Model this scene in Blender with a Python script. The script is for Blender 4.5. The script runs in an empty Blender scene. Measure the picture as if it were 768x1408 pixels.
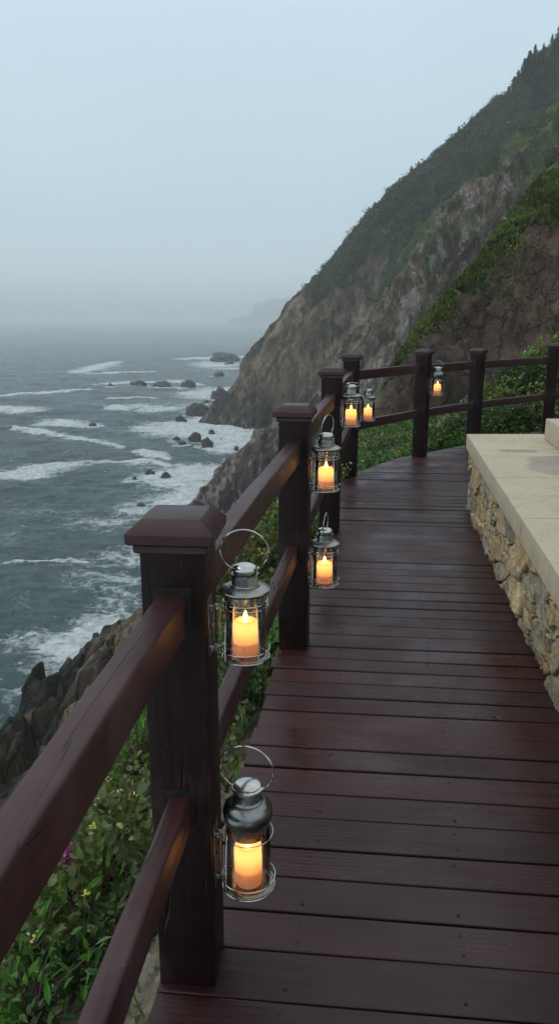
import bpy, bmesh, math, random, time
import numpy as np
from mathutils import Vector, Matrix, Euler
T0 = time.time(); DEBUG = False
rng = np.random.default_rng(7)
random.seed(7)
scene = bpy.context.scene
col = scene.collection
R = math.radians

# ------------------------------------------------------------ surveying helper
# the numbers below were surveyed from the photograph: focal length 1030 px, pitch 14.5 deg, eye 1.55 m above the deck
FPX, EYE = 1030.0, 1.55
PITCH = math.atan(267 / FPX)
CP, SP = math.cos(PITCH), math.sin(PITCH)
def sight(px, py):
    v = py - 704
    return px - 384, FPX * CP - v * SP, -FPX * SP - v * CP
def at(px, py, Y):
    d = sight(px, py); t = Y / d[1]
    return d[0] * t, Y, EYE + d[2] * t
def on_level(px, py, z):
    d = sight(px, py); t = (z - EYE) / d[2]
    return d[0] * t, d[1] * t
SEA = -45.0

# ------------------------------------------------------------ noise (numpy)
def _h(ix, iy, iz, seed):
    n = (ix.astype(np.int64) * 374761393 + iy.astype(np.int64) * 668265263 + iz.astype(np.int64) * 2147483647 + seed * 1274126177) & 0xFFFFFFFF
    n = ((n ^ (n >> 13)) * 1274126177) & 0xFFFFFFFF
    n = (n ^ (n >> 16)) & 0xFFFFFFFF
    n = (n * 2246822519) & 0xFFFFFFFF
    n = n ^ (n >> 15)
    return (n & 0xFFFFFF) / float(0xFFFFFF)
def vn2(x, y, seed=0):
    ix, iy = np.floor(x), np.floor(y)
    fx, fy = x - ix, y - iy
    fx = fx * fx * fx * (fx * (fx * 6 - 15) + 10); fy = fy * fy * fy * (fy * (fy * 6 - 15) + 10)
    z = np.zeros_like(ix)
    a = _h(ix, iy, z, seed); b = _h(ix + 1, iy, z, seed); c = _h(ix, iy + 1, z, seed); d = _h(ix + 1, iy + 1, z, seed)
    return (a * (1 - fx) + b * fx) * (1 - fy) + (c * (1 - fx) + d * fx) * fy
def fbm(x, y, s=1.0, o=4, seed=0, g=.5):
    t = np.zeros_like(x); a = 1.0; n = 0; f = 1.0 / s
    for i in range(o):
        t += a * (vn2(x * f + i * 17.3, y * f - i * 9.1, seed + i) * 2 - 1); n += a; a *= g; f *= 2.03
    return t / n
def ridged(x, y, s=1.0, o=4, seed=0, g=.5):
    t = np.zeros_like(x); a = 1.0; n = 0; f = 1.0 / s
    for i in range(o):
        t += a * (1 - np.abs(vn2(x * f + i * 17.3, y * f - i * 9.1, seed + i) * 2 - 1)); n += a; a *= g; f *= 2.03
    return t / n
def worley(x, y, seed=0):
    """F1, F2, cell random, vector to the nearest feature"""
    ix, iy = np.floor(x), np.floor(y)
    f1 = np.full_like(x, 9.0); f2 = np.full_like(x, 9.0); cid = np.zeros_like(x); ox = np.zeros_like(x); oy = np.zeros_like(x)
    z = np.zeros_like(ix)
    for dx in (-1, 0, 1):
        for dy in (-1, 0, 1):
            cx, cy = ix + dx, iy + dy
            jx = cx + .12 + .76 * _h(cx, cy, z, seed); jy = cy + .12 + .76 * _h(cx, cy, z + 1, seed)
            d = np.hypot(jx - x, jy - y)
            nw = d < f1
            f2 = np.where(nw, f1, np.minimum(f2, d))
            cid = np.where(nw, _h(cx, cy, z + 2, seed), cid)
            ox = np.where(nw, x - jx, ox); oy = np.where(nw, y - jy, oy)
            f1 = np.where(nw, d, f1)
    return f1, f2, cid, ox, oy
def sstep(a, b, x):
    t = np.clip((x - a) / (b - a), 0, 1); return t * t * (3 - 2 * t)

# ------------------------------------------------------------ object helpers
def link(o, parent=None):
    col.objects.link(o)
    if parent is not None: o.parent = parent
    return o
def tag(o, label=None, cat=None, group=None, kind=None):
    if label: o['label'] = label
    if cat: o['category'] = cat
    if group: o['group'] = group
    if kind: o['kind'] = kind
    return o
def empty(name, loc=(0, 0, 0), rz=0):
    o = bpy.data.objects.new(name, None); o.location = loc; o.rotation_euler = (0, 0, rz); o.empty_display_size = .1
    return link(o)
def obj(name, me, mat=None, parent=None):
    if isinstance(me, bmesh.types.BMesh):
        m = bpy.data.meshes.new(name); me.to_mesh(m); me.free(); me = m
    if mat is not None:
        for q in (mat if isinstance(mat, (list, tuple)) else [mat]): me.materials.append(q)
    return link(bpy.data.objects.new(name, me), parent)
def np_mesh(name, V, F, smooth=True, colr=None, mats=None):
    """V (n,3); F (m,k) all the same k; colr per vertex (n,3)"""
    me = bpy.data.meshes.new(name)
    V = np.asarray(V, dtype=np.float32); F = np.asarray(F, dtype=np.int32); k = F.shape[1]
    me.vertices.add(len(V)); me.vertices.foreach_set('co', V.ravel())
    me.loops.add(F.size); me.loops.foreach_set('vertex_index', F.ravel())
    me.polygons.add(len(F)); me.polygons.foreach_set('loop_start', np.arange(0, F.size, k, dtype=np.int32))
    try: me.polygons.foreach_set('loop_total', np.full(len(F), k, dtype=np.int32))
    except Exception: pass
    me.update(calc_edges=True)
    me.polygons.foreach_set('use_smooth', np.full(len(F), smooth, dtype=bool))
    if mats is not None: me.polygons.foreach_set('material_index', np.asarray(mats, dtype=np.int32))
    if colr is not None:
        c = np.ones((len(V), 4), dtype=np.float32); c[:, :colr.shape[1]] = colr
        a = me.color_attributes.new('Tint', 'FLOAT_COLOR', 'POINT'); a.data.foreach_set('color', c.ravel())
    return me
def bm_box(bm, x0, x1, y0, y1, z0, z1):
    vs = [bm.verts.new(p) for p in ((x0, y0, z0), (x1, y0, z0), (x1, y1, z0), (x0, y1, z0), (x0, y0, z1), (x1, y0, z1), (x1, y1, z1), (x0, y1, z1))]
    for f in ((3, 2, 1, 0), (4, 5, 6, 7), (0, 1, 5, 4), (1, 2, 6, 5), (2, 3, 7, 6), (3, 0, 4, 7)): bm.faces.new([vs[i] for i in f])
    return vs
def bevel_all(bm, w, seg=2):
    bmesh.ops.bevel(bm, geom=list(bm.edges) + list(bm.verts), offset=w, segments=seg, profile=.6, affect='EDGES')
    return bm
def smooth_angle(me, ang=35):
    for p in me.polygons: p.use_smooth = True
    try: me.set_sharp_from_angle(angle=R(ang))
    except Exception: pass
def lathe(bm, prof, seg=32, cx=0, cy=0, closed=False):
    rings = []
    for r, z in prof:
        if r < 1e-5: rings.append([bm.verts.new((cx, cy, z))])
        else: rings.append([bm.verts.new((cx + r * math.cos(2 * math.pi * i / seg), cy + r * math.sin(2 * math.pi * i / seg), z)) for i in range(seg)])
    prs = list(zip(rings[:-1], rings[1:]))
    if closed: prs.append((rings[-1], rings[0]))
    for a, b in prs:
        for i in range(seg):
            j = (i + 1) % seg
            if len(a) == 1 and len(b) == 1: continue
            if len(a) == 1: f = (a[0], b[j], b[i])
            elif len(b) == 1: f = (a[i], a[j], b[0])
            else: f = (a[i], a[j], b[j], b[i])
            bm.faces.new(f)
    bmesh.ops.recalc_face_normals(bm, faces=bm.faces)
    return bm
def tube(bm, pts, r, seg=8, closed=False, radii=None):
    pts = [Vector(p) for p in pts]; n = len(pts); rings = []
    ref = Vector((.13, .27, .95)).normalized()
    for i, p in enumerate(pts):
        if closed: d = (pts[(i + 1) % n] - pts[i - 1]).normalized()
        else: d = (pts[min(i + 1, n - 1)] - pts[max(i - 1, 0)]).normalized()
        if abs(d.dot(ref)) > .97: ref = Vector((.9, .3, .1)).normalized()
        u = d.cross(ref).normalized(); w = d.cross(u)
        rr = radii[i] if radii else r
        rings.append([bm.verts.new(p + (u * math.cos(2 * math.pi * k / seg) + w * math.sin(2 * math.pi * k / seg)) * rr) for k in range(seg)])
        ref = w * .3 + ref * .7 if False else ref
    for i in range(n if closed else n - 1):
        a, b = rings[i], rings[(i + 1) % n]
        for k in range(seg): bm.faces.new((a[k], a[(k + 1) % seg], b[(k + 1) % seg], b[k]))
    if not closed:
        bm.faces.new(rings[0][::-1]); bm.faces.new(rings[-1])
def ring(bm, rad, z, r, seg=40, cx=0, cy=0):
    tube(bm, [(cx + rad * math.cos(2 * math.pi * i / seg), cy + rad * math.sin(2 * math.pi * i / seg), z) for i in range(seg)], r, 6, True)

# ------------------------------------------------------------ node helpers
class N:
    def __init__(s, name):
        s.m = bpy.data.materials.new(name); s.m.use_nodes = True; s.t = s.m.node_tree; s.t.nodes.clear()
        s.out = s.t.nodes.new('ShaderNodeOutputMaterial')
    def n(s, typ, ins=None, **kw):
        nd = s.t.nodes.new(typ)
        for k, v in kw.items(): setattr(nd, k, v)
        for k, v in (ins or {}).items():
            sk = nd.inputs[k]
            if isinstance(v, bpy.types.NodeSocket): s.t.links.new(v, sk)
            else: sk.default_value = v
        return nd
    def coord(s, kind='Object', scale=(1, 1, 1), rot=(0, 0, 0), loc=(0, 0, 0)):
        c = s.n('ShaderNodeTexCoord')
        return s.n('ShaderNodeMapping', {'Vector': c.outputs[kind], 'Scale': scale, 'Rotation': rot, 'Location': loc}).outputs[0]
    def noise(s, vec, scale, detail=4, rough=.55, dist=0, w=None):
        return s.n('ShaderNodeTexNoise', {'Vector': vec, 'Scale': scale, 'Detail': detail, 'Roughness': rough, 'Distortion': dist}).outputs[0]
    def ramp(s, fac, stops, interp='LINEAR'):
        r = s.n('ShaderNodeValToRGB', {'Fac': fac}); e = r.color_ramp.elements; r.color_ramp.interpolation = interp
        while len(e) < len(stops): e.new(.5)
        for q, (p, c) in zip(e, stops):
            q.position = p; q.color = tuple(c) + (1,) if hasattr(c, '__len__') else (c, c, c, 1)
        return r.outputs[0]
    def mix(s, fac, a, b, blend='MIX'):
        m = s.n('ShaderNodeMix', data_type='RGBA', blend_type=blend)
        for k, v in ((0, fac), (6, a), (7, b)):
            if isinstance(v, bpy.types.NodeSocket): s.t.links.new(v, m.inputs[k])
            else: m.inputs[k].default_value = (tuple(v) + (1,) if hasattr(v, '__len__') and len(v) == 3 else v)
        return m.outputs[2]
    def math(s, op, a, b=0.0, clamp=False):
        return s.n('ShaderNodeMath', {0: a, 1: b}, operation=op, use_clamp=clamp).outputs[0]
    def attr(s, name='Tint'): return s.n('ShaderNodeAttribute', attribute_name=name)
    def bump(s, h, strength=.3, dist=.01, normal=None):
        d = {'Height': h, 'Strength': strength, 'Distance': dist}
        if normal is not None: d['Normal'] = normal
        return s.n('ShaderNodeBump', d).outputs[0]
    def pbr(s, **kw):
        b = s.n('ShaderNodeBsdfPrincipled', {k.replace('_', ' '): v for k, v in kw.items()})
        return b.outputs[0]
    def done(s, sh): s.t.links.new(sh, s.out.inputs[0]); return s.m
def c4(c): return (c[0], c[1], c[2], 1)

# ------------------------------------------------------------ materials
def wood_paint(name, axis, base=(.034, .0100, .0105), cracks=1.0):
    """old dark maroon stain; axis is the local axis of the grain"""
    k = N(name)
    st = {'x': (1.2, 22, 22), 'z': (22, 22, 1.2)}[axis]
    ve = k.coord('Object', st); vo = k.coord('Object')
    info = k.n('ShaderNodeObjectInfo')
    ofs = k.n('ShaderNodeVectorMath', {0: ve, 1: (7, 3, 5)}, operation='ADD')
    sc = k.n('ShaderNodeVectorMath', {0: info.outputs['Location'], 1: (13.1, 7.7, 3.3)}, operation='MULTIPLY')
    v2 = k.n('ShaderNodeVectorMath', {0: ve, 1: sc.outputs[0]}, operation='ADD').outputs[0]
    g = k.noise(v2, 2.2, 5, .62, .3); g2 = k.noise(v2, .55, 3, .5, .8); worn = k.noise(vo, 3.3, 6, .65)
    crack = k.ramp(k.noise(v2, .9, 2, .4, .6), [(.488, 0), (.496, 1), (.503, 1), (.511, 0)])
    gate = k.ramp(k.noise(vo, 2.1, 2), [(.45, 0), (.53, 1)])
    crack = k.math('MULTIPLY', k.math('MULTIPLY', crack, gate), cracks)
    c = k.mix(k.ramp(g, [(.3, 0), (.75, 1)]), [q * .72 for q in base], [q * 1.45 for q in base])
    c = k.mix(k.ramp(worn, [(.52, 0), (.72, .55)]), c, (.095, .055, .056))
    c = k.mix(crack, c, (.006, .004, .004))
    spot = k.n('ShaderNodeTexVoronoi', {'Vector': vo, 'Scale': 26.0}).outputs['Distance']
    c = k.mix(k.ramp(spot, [(.03, .5), (.055, 0)]), c, (.2, .18, .17))
    h = k.math('ADD', k.math('MULTIPLY', g, .6), k.math('MULTIPLY', g2, .5)); h = k.math('SUBTRACT', h, k.math('MULTIPLY', crack, 1.6))
    return k.done(k.pbr(Base_Color=c, Roughness=k.ramp(worn, [(.3, .36), (.7, .6)]), Specular_IOR_Level=(.2 if axis == 'z' else .42), Normal=k.bump(h, .55, .004)))
M = {}
M['wood_x'] = wood_paint('stained_wood_long', 'x'); M['wood_z'] = wood_paint('stained_wood_upright', 'z', (.0135, .0046, .0045)); M['wood_cap'] = wood_paint('stained_wood_cap', 'x', (.038, .0135, .0145), 0.0)
k = N('mortise_shadow_wood'); M['mortise_shade'] = k.done(k.pbr(Base_Color=(.008, .005, .005, 1), Roughness=.8))

PLANK_ROT = -R(5.6)
def deck_mat():
    k = N('wet_deck_boards')
    a = k.attr(); sep = k.n('ShaderNodeSeparateColor', {0: a.outputs['Color']}); tint = sep.outputs[0]; tw = sep.outputs[1]
    v = k.coord('Object', (1, 1, 1), (0, 0, -PLANK_ROT))
    off = k.n('ShaderNodeCombineXYZ', {'X': k.math('MULTIPLY', tint, 37.0), 'Y': k.math('MULTIPLY', tint, 11.0), 'Z': k.math('MULTIPLY', tw, 9.0)}).outputs[0]
    vv = k.n('ShaderNodeVectorMath', {0: v, 1: off}, operation='ADD').outputs[0]
    vs = k.n('ShaderNodeVectorMath', {0: vv, 1: (1.3, 30, 1)}, operation='MULTIPLY').outputs[0]
    g = k.noise(vs, 1.6, 6, .65, .35)
    g2 = k.noise(vs, .5, 3, .5, 1.2)
    groove = k.n('ShaderNodeTexWave', {'Vector': v, 'Scale': 20.0, 'Distortion': .4, 'Detail': 1.0}, wave_type='BANDS', bands_direction='Y').outputs['Fac']
    patch = k.noise(v, 1.1, 5, .6)
    c = k.mix(tint, (.023, .0068, .0074), (.047, .0128, .0130))
    c = k.mix(k.ramp(g, [(.35, 0), (.72, 1)]), k.mix(1, c, (.62, .6, .6), 'MULTIPLY'), k.mix(1, c, (1.35, 1.35, 1.35), 'MULTIPLY'))
    c = k.mix(k.ramp(patch, [(.55, 0), (.75, .4)]), c, (.038, .021, .0215))
    kn = k.n('ShaderNodeTexVoronoi', {'Vector': vv, 'Scale': 4.3}).outputs['Distance']
    knf = k.ramp(kn, [(.018, 1), (.045, .25), (.07, 0)])
    c = k.mix(knf, c, (.010, .006, .007))
    sp = k.n('ShaderNodeTexVoronoi', {'Vector': v, 'Scale': 17.0}).outputs['Distance']
    c = k.mix(k.ramp(sp, [(.02, .6), (.05, 0)]), c, (.16, .13, .13))
    h = k.math('ADD', k.math('MULTIPLY', g, .9), k.math('MULTIPLY', g2, .7))
    h = k.math('ADD', h, k.math('MULTIPLY', groove, k.math('MULTIPLY', k.ramp(tw, [(.45, 0), (.6, 1)]), .45)))
    h = k.math('SUBTRACT', h, knf)
    rough = k.ramp(k.noise(v, 2.3, 4, .6), [(.32, .22), (.68, .6)])
    return k.done(k.pbr(Base_Color=c, Roughness=rough, Specular_IOR_Level=.42, Normal=k.bump(h, .6, .003)))
M['deck'] = deck_mat()
k = N('screw_steel'); M['screw'] = k.done(k.pbr(Base_Color=(.03, .025, .025, 1), Metallic=.6, Roughness=.6))

def terrain_mat():
    k = N('coastal_ground')
    a = k.attr(); colr = a.outputs['Color']; g = k.attr('Green').outputs['Fac']; sz = k.attr('Far').outputs['Fac']
    v = k.coord('Object')
    n1 = k.noise(v, .35, 8, .62); n2 = k.noise(v, 2.6, 7, .65); n3 = k.noise(v, 14.0, 5, .6)
    vs = k.coord('Object', (.9, .5, .35), (0, R(38), R(12)))
    st = k.noise(vs, .55, 7, .68, .5)
    c = k.mix(1, colr, k.ramp(st, [(.3, .5), (.5, .95), (.72, 1.6)]), 'MULTIPLY')
    c = k.mix(1, c, k.ramp(n2, [(.25, .6), (.7, 1.35)]), 'MULTIPLY')
    fn = k.mix(sz, k.ramp(n3, [(.3, .62), (.7, 1.35)]), (1, 1, 1))
    c = k.mix(1, c, fn, 'MULTIPLY')
    cr = k.n('ShaderNodeTexVoronoi', {'Vector': k.n('ShaderNodeVectorMath', {0: vs, 1: k.n('ShaderNodeTexNoise', {'Vector': v, 'Scale': .8, 'Detail': 4.0}).outputs[1]}, operation='ADD').outputs[0], 'Scale': .9}, feature='DISTANCE_TO_EDGE').outputs[0]
    crack = k.math('MULTIPLY', k.ramp(cr, [(.0, 1), (.06, 0)]), k.math('SUBTRACT', 1, g))
    c = k.mix(k.math('MULTIPLY', crack, .38), c, (.02, .018, .016))
    h = k.math('ADD', k.math('MULTIPLY', n1, 1.0), k.math('MULTIPLY', n2, .32))
    h = k.math('ADD', h, k.math('MULTIPLY', st, .9))
    h = k.math('SUBTRACT', h, k.math('MULTIPLY', crack, .25))
    dist = k.math('ADD', .05, k.math('MULTIPLY', sz, 3.6))
    b = k.n('ShaderNodeBump', {'Height': h, 'Strength': .9, 'Distance': dist}).outputs[0]
    b2 = k.bump(n3, .5, .02, b)
    return k.done(k.pbr(Base_Color=c, Roughness=.85, Specular_IOR_Level=.3, Normal=b2))
M['terrain'] = terrain_mat()

def sea_mat():
    k = N('cold_sea_water')
    v = k.coord('Object'); f = k.attr('Foam').outputs['Fac']; f2 = k.attr('Breaker').outputs['Fac']
    vs = k.coord('Object', (.55, 1.0, 1), (0, 0, R(8)))
    warp = k.n('ShaderNodeTexNoise', {'Vector': v, 'Scale': .11, 'Detail': 5.0, 'Roughness': .6}).outputs[1]
    wv = k.n('ShaderNodeVectorMath', {0: vs, 1: k.n('ShaderNodeVectorMath', {0: warp, 1: (14, 14, 14)}, operation='MULTIPLY').outputs[0]}, operation='ADD').outputs[0]
    lace = k.n('ShaderNodeTexVoronoi', {'Vector': wv, 'Scale': .23}, feature='DISTANCE_TO_EDGE').outputs[0]
    lace2 = k.n('ShaderNodeTexVoronoi', {'Vector': wv, 'Scale': .62}, feature='DISTANCE_TO_EDGE').outputs[0]
    big = k.noise(vs, .045, 6, .65, .6); fine = k.noise(v, .9, 5, .7)
    w1 = k.math('SUBTRACT', .62, k.math('MULTIPLY', lace, 1.6)); w2 = k.math('SUBTRACT', .42, k.math('MULTIPLY', lace2, 1.3))
    w = k.math('MAXIMUM', w1, w2)
    s = k.math('ADD', k.math('ADD', k.math('MULTIPLY', w, .45), k.math('MULTIPLY', big, .85)), k.math('MULTIPLY', fine, .42))
    s = k.math('ADD', s, k.math('MULTIPLY', f, .86))
    foam = k.ramp(s, [(.0, 0), (.72, 0)]) if False else k.n('ShaderNodeMapRange', {'Value': s, 'From Min': 1.20, 'From Max': 1.46}, interpolation_type='SMOOTHSTEP').outputs[0]
    bs = k.math('ADD', k.math('MULTIPLY', f2, .98), k.math('MULTIPLY', k.math('SUBTRACT', k.noise(k.coord('Object', (.5, 1, 1)), .20, 8, .78, .8), .5), 3.6))
    bs = k.math('ADD', bs, k.math('MULTIPLY', k.math('SUBTRACT', k.noise(v, 1.1, 6, .75, .6), .5), 1.5)); bs = k.math('SUBTRACT', bs, k.math('MULTIPLY', k.math('MINIMUM', lace2, .3), 1.0))
    br = k.n('ShaderNodeMapRange', {'Value': bs, 'From Min': .36, 'From Max': .56}, interpolation_type='SMOOTHSTEP').outputs[0]
    foam = k.math('MULTIPLY', k.math('MAXIMUM', foam, br), .92)
    turb = k.math('MULTIPLY', f, .55, True)
    water = k.mix(turb, (.019, .052, .058), (.085, .16, .16))
    water = k.mix(1, water, k.ramp(k.noise(vs, .03, 4), [(.3, .7), (.7, 1.3)]), 'MULTIPLY')
    c = k.mix(foam, water, k.mix(k.ramp(k.noise(v, .55, 6, .7, .5), [(.35, 0), (.6, 1)]), (.38, .46, .47), (.74, .78, .78)))
    b1 = k.noise(k.coord('Object', (.35, 1, 1), (0, 0, R(-14))), .42, 7, .62, .35)
    b2 = k.noise(v, 2.4, 4, .6)
    h = k.math('ADD', k.math('MULTIPLY', b1, 1.0), k.math('MULTIPLY', b2, .09))
    h = k.math('ADD', h, k.math('MULTIPLY', foam, .1))
    return k.done(k.pbr(Base_Color=c, Roughness=k.ramp(foam, [(0, .22), (1, .9)]), IOR=1.33, Normal=k.bump(h, 1.0, 2.0)))
M['sea'] = sea_mat()

def rock_mat(name, base, light=1.0):
    k = N(name); v = k.coord('Object')
    n = k.noise(v, .5, 8, .7); n2 = k.noise(v, 3.0, 6, .65)
    c = k.mix(k.ramp(n, [(.3, 0), (.7, 1)]), [q * .55 for q in base], [q * 1.5 for q in base])
    c = k.mix(1, c, k.ramp(n2, [(.3, .7), (.7, 1.3)]), 'MULTIPLY')
    return k.done(k.pbr(Base_Color=c, Roughness=.6, Normal=k.bump(k.math('ADD', n, k.math('MULTIPLY', n2, .35)), 1, .6)))
M['sea_rock'] = rock_mat('wet_sea_rock', (.042, .040, .038))

def stone_mat():
    k = N('rubble_stone'); a = k.attr().outputs['Color']; v = k.coord('Object')
    n = k.noise(v, 9, 8, .68, .4); n2 = k.noise(v, 60, 5, .65); n3 = k.noise(v, 22, 6, .7)
    c = k.mix(1, a, k.ramp(n, [(.3, .55), (.5, 1), (.72, 1.5)]), 'MULTIPLY')
    c = k.mix(1, c, k.ramp(n2, [(.3, .75), (.7, 1.25)]), 'MULTIPLY')
    c = k.mix(k.ramp(n3, [(.58, 0), (.68, .55)]), c, (.42, .43, .38))
    h = k.math('ADD', k.math('MULTIPLY', n, 1), k.math('MULTIPLY', n3, .6)); h = k.math('ADD', h, k.math('MULTIPLY', n2, .15))
    return k.done(k.pbr(Base_Color=c, Roughness=.8, Normal=k.bump(h, .9, .02)))
M['rubble'] = stone_mat()
STAINS = [(1.72, 5.27, .17, .10), (1.97, 4.70, .42, .42), (1.62, 3.85, .05, .16), (1.42, 3.3, .07, .05), (1.75, 4.15, .18, .10)]
def coping_mat(name='limestone_coping', wet=True):
    k = N(name); v = k.coord('Object'); inf = k.n('ShaderNodeObjectInfo')
    n = k.noise(v, 2.2, 7, .6, .3); n2 = k.noise(v, 30, 6, .65); n3 = k.noise(v, 140, 3, .6)
    c = k.mix(n, (.37, .31, .215), (.52, .45, .335))
    c = k.mix(1, c, k.ramp(inf.outputs['Random'], [(0, .93), (1, 1.06)]), 'MULTIPLY')
    c = k.mix(1, c, k.ramp(n2, [(.3, .88), (.7, 1.1)]), 'MULTIPLY')
    rough = .7
    if wet:
        gp = k.n('ShaderNodeNewGeometry').outputs['Position']; wn = k.n('ShaderNodeTexNoise', {'Vector': v, 'Scale': 3.0, 'Detail': 5.0}).outputs[1]
        wp = k.n('ShaderNodeVectorMath', {0: gp, 1: k.n('ShaderNodeVectorMath', {0: wn, 1: (.18, .22, .0)}, operation='MULTIPLY').outputs[0]}, operation='ADD').outputs[0]
        pf = None
        for (cx, cy_, rx, ry) in STAINS:
            d_ = k.n('ShaderNodeVectorMath', {0: k.n('ShaderNodeVectorMath', {0: wp, 1: (cx + .09, cy_ + .11, .63)}, operation='SUBTRACT').outputs[0], 1: (1 / rx, 1 / ry, 0)}, operation='MULTIPLY').outputs[0]
            l_ = k.n('ShaderNodeVectorMath', {0: d_}, operation='LENGTH').outputs['Value']
            q_ = k.ramp(l_, [(.86, 1), (1.0, 0)]); pf = q_ if pf is None else k.math('MAXIMUM', pf, q_)
        c = k.mix(k.math('MULTIPLY', pf, k.ramp(n, [(.35, .8), (.6, .5)])), c, (.16, .135, .095))
        ps = k.ramp(k.noise(k.coord('Object', (8, 30, 8)), 1.0, 3), [(.66, 0), (.7, 1)])
        c = k.mix(k.math('MULTIPLY', ps, .4), c, (.17, .15, .12))
        bl = k.noise(k.coord('Object', (1, 1, 1), (0, 0, 0), (5, 2, 0)), 5.5, 8, .72, .6); c = k.mix(k.ramp(bl, [(.50, 0), (.66, .5)]), c, (.30, .255, .18))
        rough = k.ramp(pf, [(0, .72), (1, .42)])
    pit = k.ramp(k.n('ShaderNodeTexVoronoi', {'Vector': v, 'Scale': 45.0}).outputs['Distance'], [(.08, 1), (.14, 0)])
    c = k.mix(k.math('MULTIPLY', pit, .35), c, (.16, .15, .12))
    h = k.math('SUBTRACT', k.math('ADD', n2, k.math('MULTIPLY', n3, .3)), pit)
    return k.done(k.pbr(Base_Color=c, Roughness=rough, Normal=k.bump(h, .35, .004)))
M['coping'] = coping_mat(); 

def leaf_mat(name='leaf_tissue'):
    k = N(name); a = k.attr().outputs['Color']; v = k.coord('Object')
    c = k.mix(1, a, k.ramp(k.noise(v, 30, 3), [(.3, .75), (.7, 1.25)]), 'MULTIPLY')
    d = k.pbr(Base_Color=c, Roughness=.42, Specular_IOR_Level=.4)
    t = k.n('ShaderNodeBsdfTranslucent', {'Color': k.mix(1, c, (1.5, 1.7, .7), 'MULTIPLY')}).outputs[0]
    return k.done(k.n('ShaderNodeMixShader', {0: .3, 1: d, 2: t}).outputs[0])
M['leaf'] = leaf_mat()
k = N('woody_stem'); M['stem'] = k.done(k.pbr(Base_Color=(.10, .065, .045, 1), Roughness=.8))
k = N('conifer_needles'); M['needle'] = k.done(k.pbr(Base_Color=k.mix(k.noise(k.coord('Object'), 1.2, 3), (.012, .022, .014), (.03, .048, .028)), Roughness=.8))
k = N('conifer_bark'); M['bark'] = k.done(k.pbr(Base_Color=(.05, .035, .025, 1), Roughness=.9))

def metal(name, base, rough, spec=1.0):
    k = N(name); v = k.coord('Object')
    n = k.noise(v, 40, 5, .6)
    return k.done(k.pbr(Base_Color=k.mix(k.ramp(n, [(.35, 0), (.65, 1)]), [q * .75 for q in base], base), Metallic=1.0, Roughness=k.ramp(n, [(.3, rough * .8), (.7, rough * 1.3)]), Normal=k.bump(n, .08, .001)))
M['metal'] = metal('brushed_lantern_metal', (.38, .38, .36), .28)
M['dark_metal'] = metal('smoked_lantern_metal', (.27, .275, .27), .27)
M['chrome'] = metal('polished_wire', (.64, .63, .60), .18)
def glass_mat():
    k = N('clear_lantern_glass')
    fr = k.n('ShaderNodeFresnel', {'IOR': 1.45}).outputs[0]
    g = k.n('ShaderNodeBsdfGlossy', {'Color': (1, 1, 1, 1), 'Roughness': .02}).outputs[0]
    t = k.n('ShaderNodeBsdfTransparent', {'Color': (.95, .955, .95, 1)}).outputs[0]
    return k.done(k.n('ShaderNodeMixShader', {0: fr, 1: t, 2: g}).outputs[0])
M['glass'] = glass_mat()
def wax_mat():
    k = N('candle_wax')
    t = k.n('ShaderNodeBsdfTranslucent', {'Color': (1.0, .66, .34, 1)}).outputs[0]
    d = k.pbr(Base_Color=(.82, .74, .60, 1), Roughness=.5)
    return k.done(k.n('ShaderNodeMixShader', {0: .66, 1: d, 2: t}).outputs[0])
M['wax'] = wax_mat()
k = N('candle_flame'); M['flame'] = k.done(k.n('ShaderNodeEmission', {'Color': (1, .52, .12, 1), 'Strength': 10.0}).outputs[0])
k = N('candle_flame_core'); M['core'] = k.done(k.n('ShaderNodeEmission', {'Color': (1, .82, .42, 1), 'Strength': 16.0}).outputs[0])

# ------------------------------------------------------------ terrain form
def line3(pts):
    P = np.array([at(*p) for p in pts]); return P[np.argsort(P[:, 0])]
S1 = line3([(120, 790, 340), (200, 690, 343), (270, 580, 348), (292, 560, 352), (322, 530, 358), (340, 488, 362), (362, 462, 366), (398, 416, 371), (440, 375, 376), (490, 312, 383), (515, 284, 387), (560, 243, 394), (620, 190, 402), (660, 155, 408), (700, 128, 416), (735, 82, 424), (768, 52, 432), (900, -90, 460), (1100, -290, 500), (1500, -600, 560)])
S2 = line3([(120, 860, 176), (200, 770, 180), (262, 693, 183), (276, 672, 185), (300, 645, 187), (335, 612, 189), (352, 596, 190), (378, 583, 191), (430, 545, 193), (480, 480, 196), (512, 437, 198), (553, 352, 203), (595, 294, 208), (640, 250, 213), (694, 203, 220), (768, 137, 230), (900, 20, 245), (1100, -160, 270), (1500, -500, 320)])
S3 = line3([(400, 760, 27), (460, 640, 30), (490, 575, 32), (520, 535, 34), (560, 478, 38), (600, 424, 42), (650, 372, 47), (700, 300, 52), (768, 218, 60), (900, 70, 72), (1100, -140, 90), (1600, -600, 120)])
NR = line3([(470, 700, 8.2), (490, 665, 8.8), (530, 640, 9.6), (560, 628, 10.2), (600, 606, 11), (640, 578, 12), (700, 536, 13.5), (768, 484, 15), (900, 400, 18), (1200, 260, 23)])
EDGE = np.array([(-.62, -1.0), (-.33, 1.2), (-.303, 1.353), (-.137, 2.29), (-.03, 3.2), (.13, 4.4), (.27, 5.3), (.60, 7.4), (.80, 7.6), (1.336, 8.43), (1.62, 8.68), (2.36, 9.36), (3.66, 10.5), (5.2, 11.4), (7.5, 12.2)])
def edge_x(y): return np.interp(y, EDGE[:, 1], EDGE[:, 0])
def tent(P, x, y, kf, kb, soft):
    yr = np.interp(x, P[:, 0], P[:, 1]); zr = np.interp(x, P[:, 0], P[:, 2])
    # steep fall beyond the ends
    lo = P[0, 0] - x; zr = zr - np.maximum(lo, 0) * 1.6
    d = yr - y
    dd = np.sqrt(d * d + soft * soft) - soft
    return zr - np.where(d > 0, kf, kb) * dd, d
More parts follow.
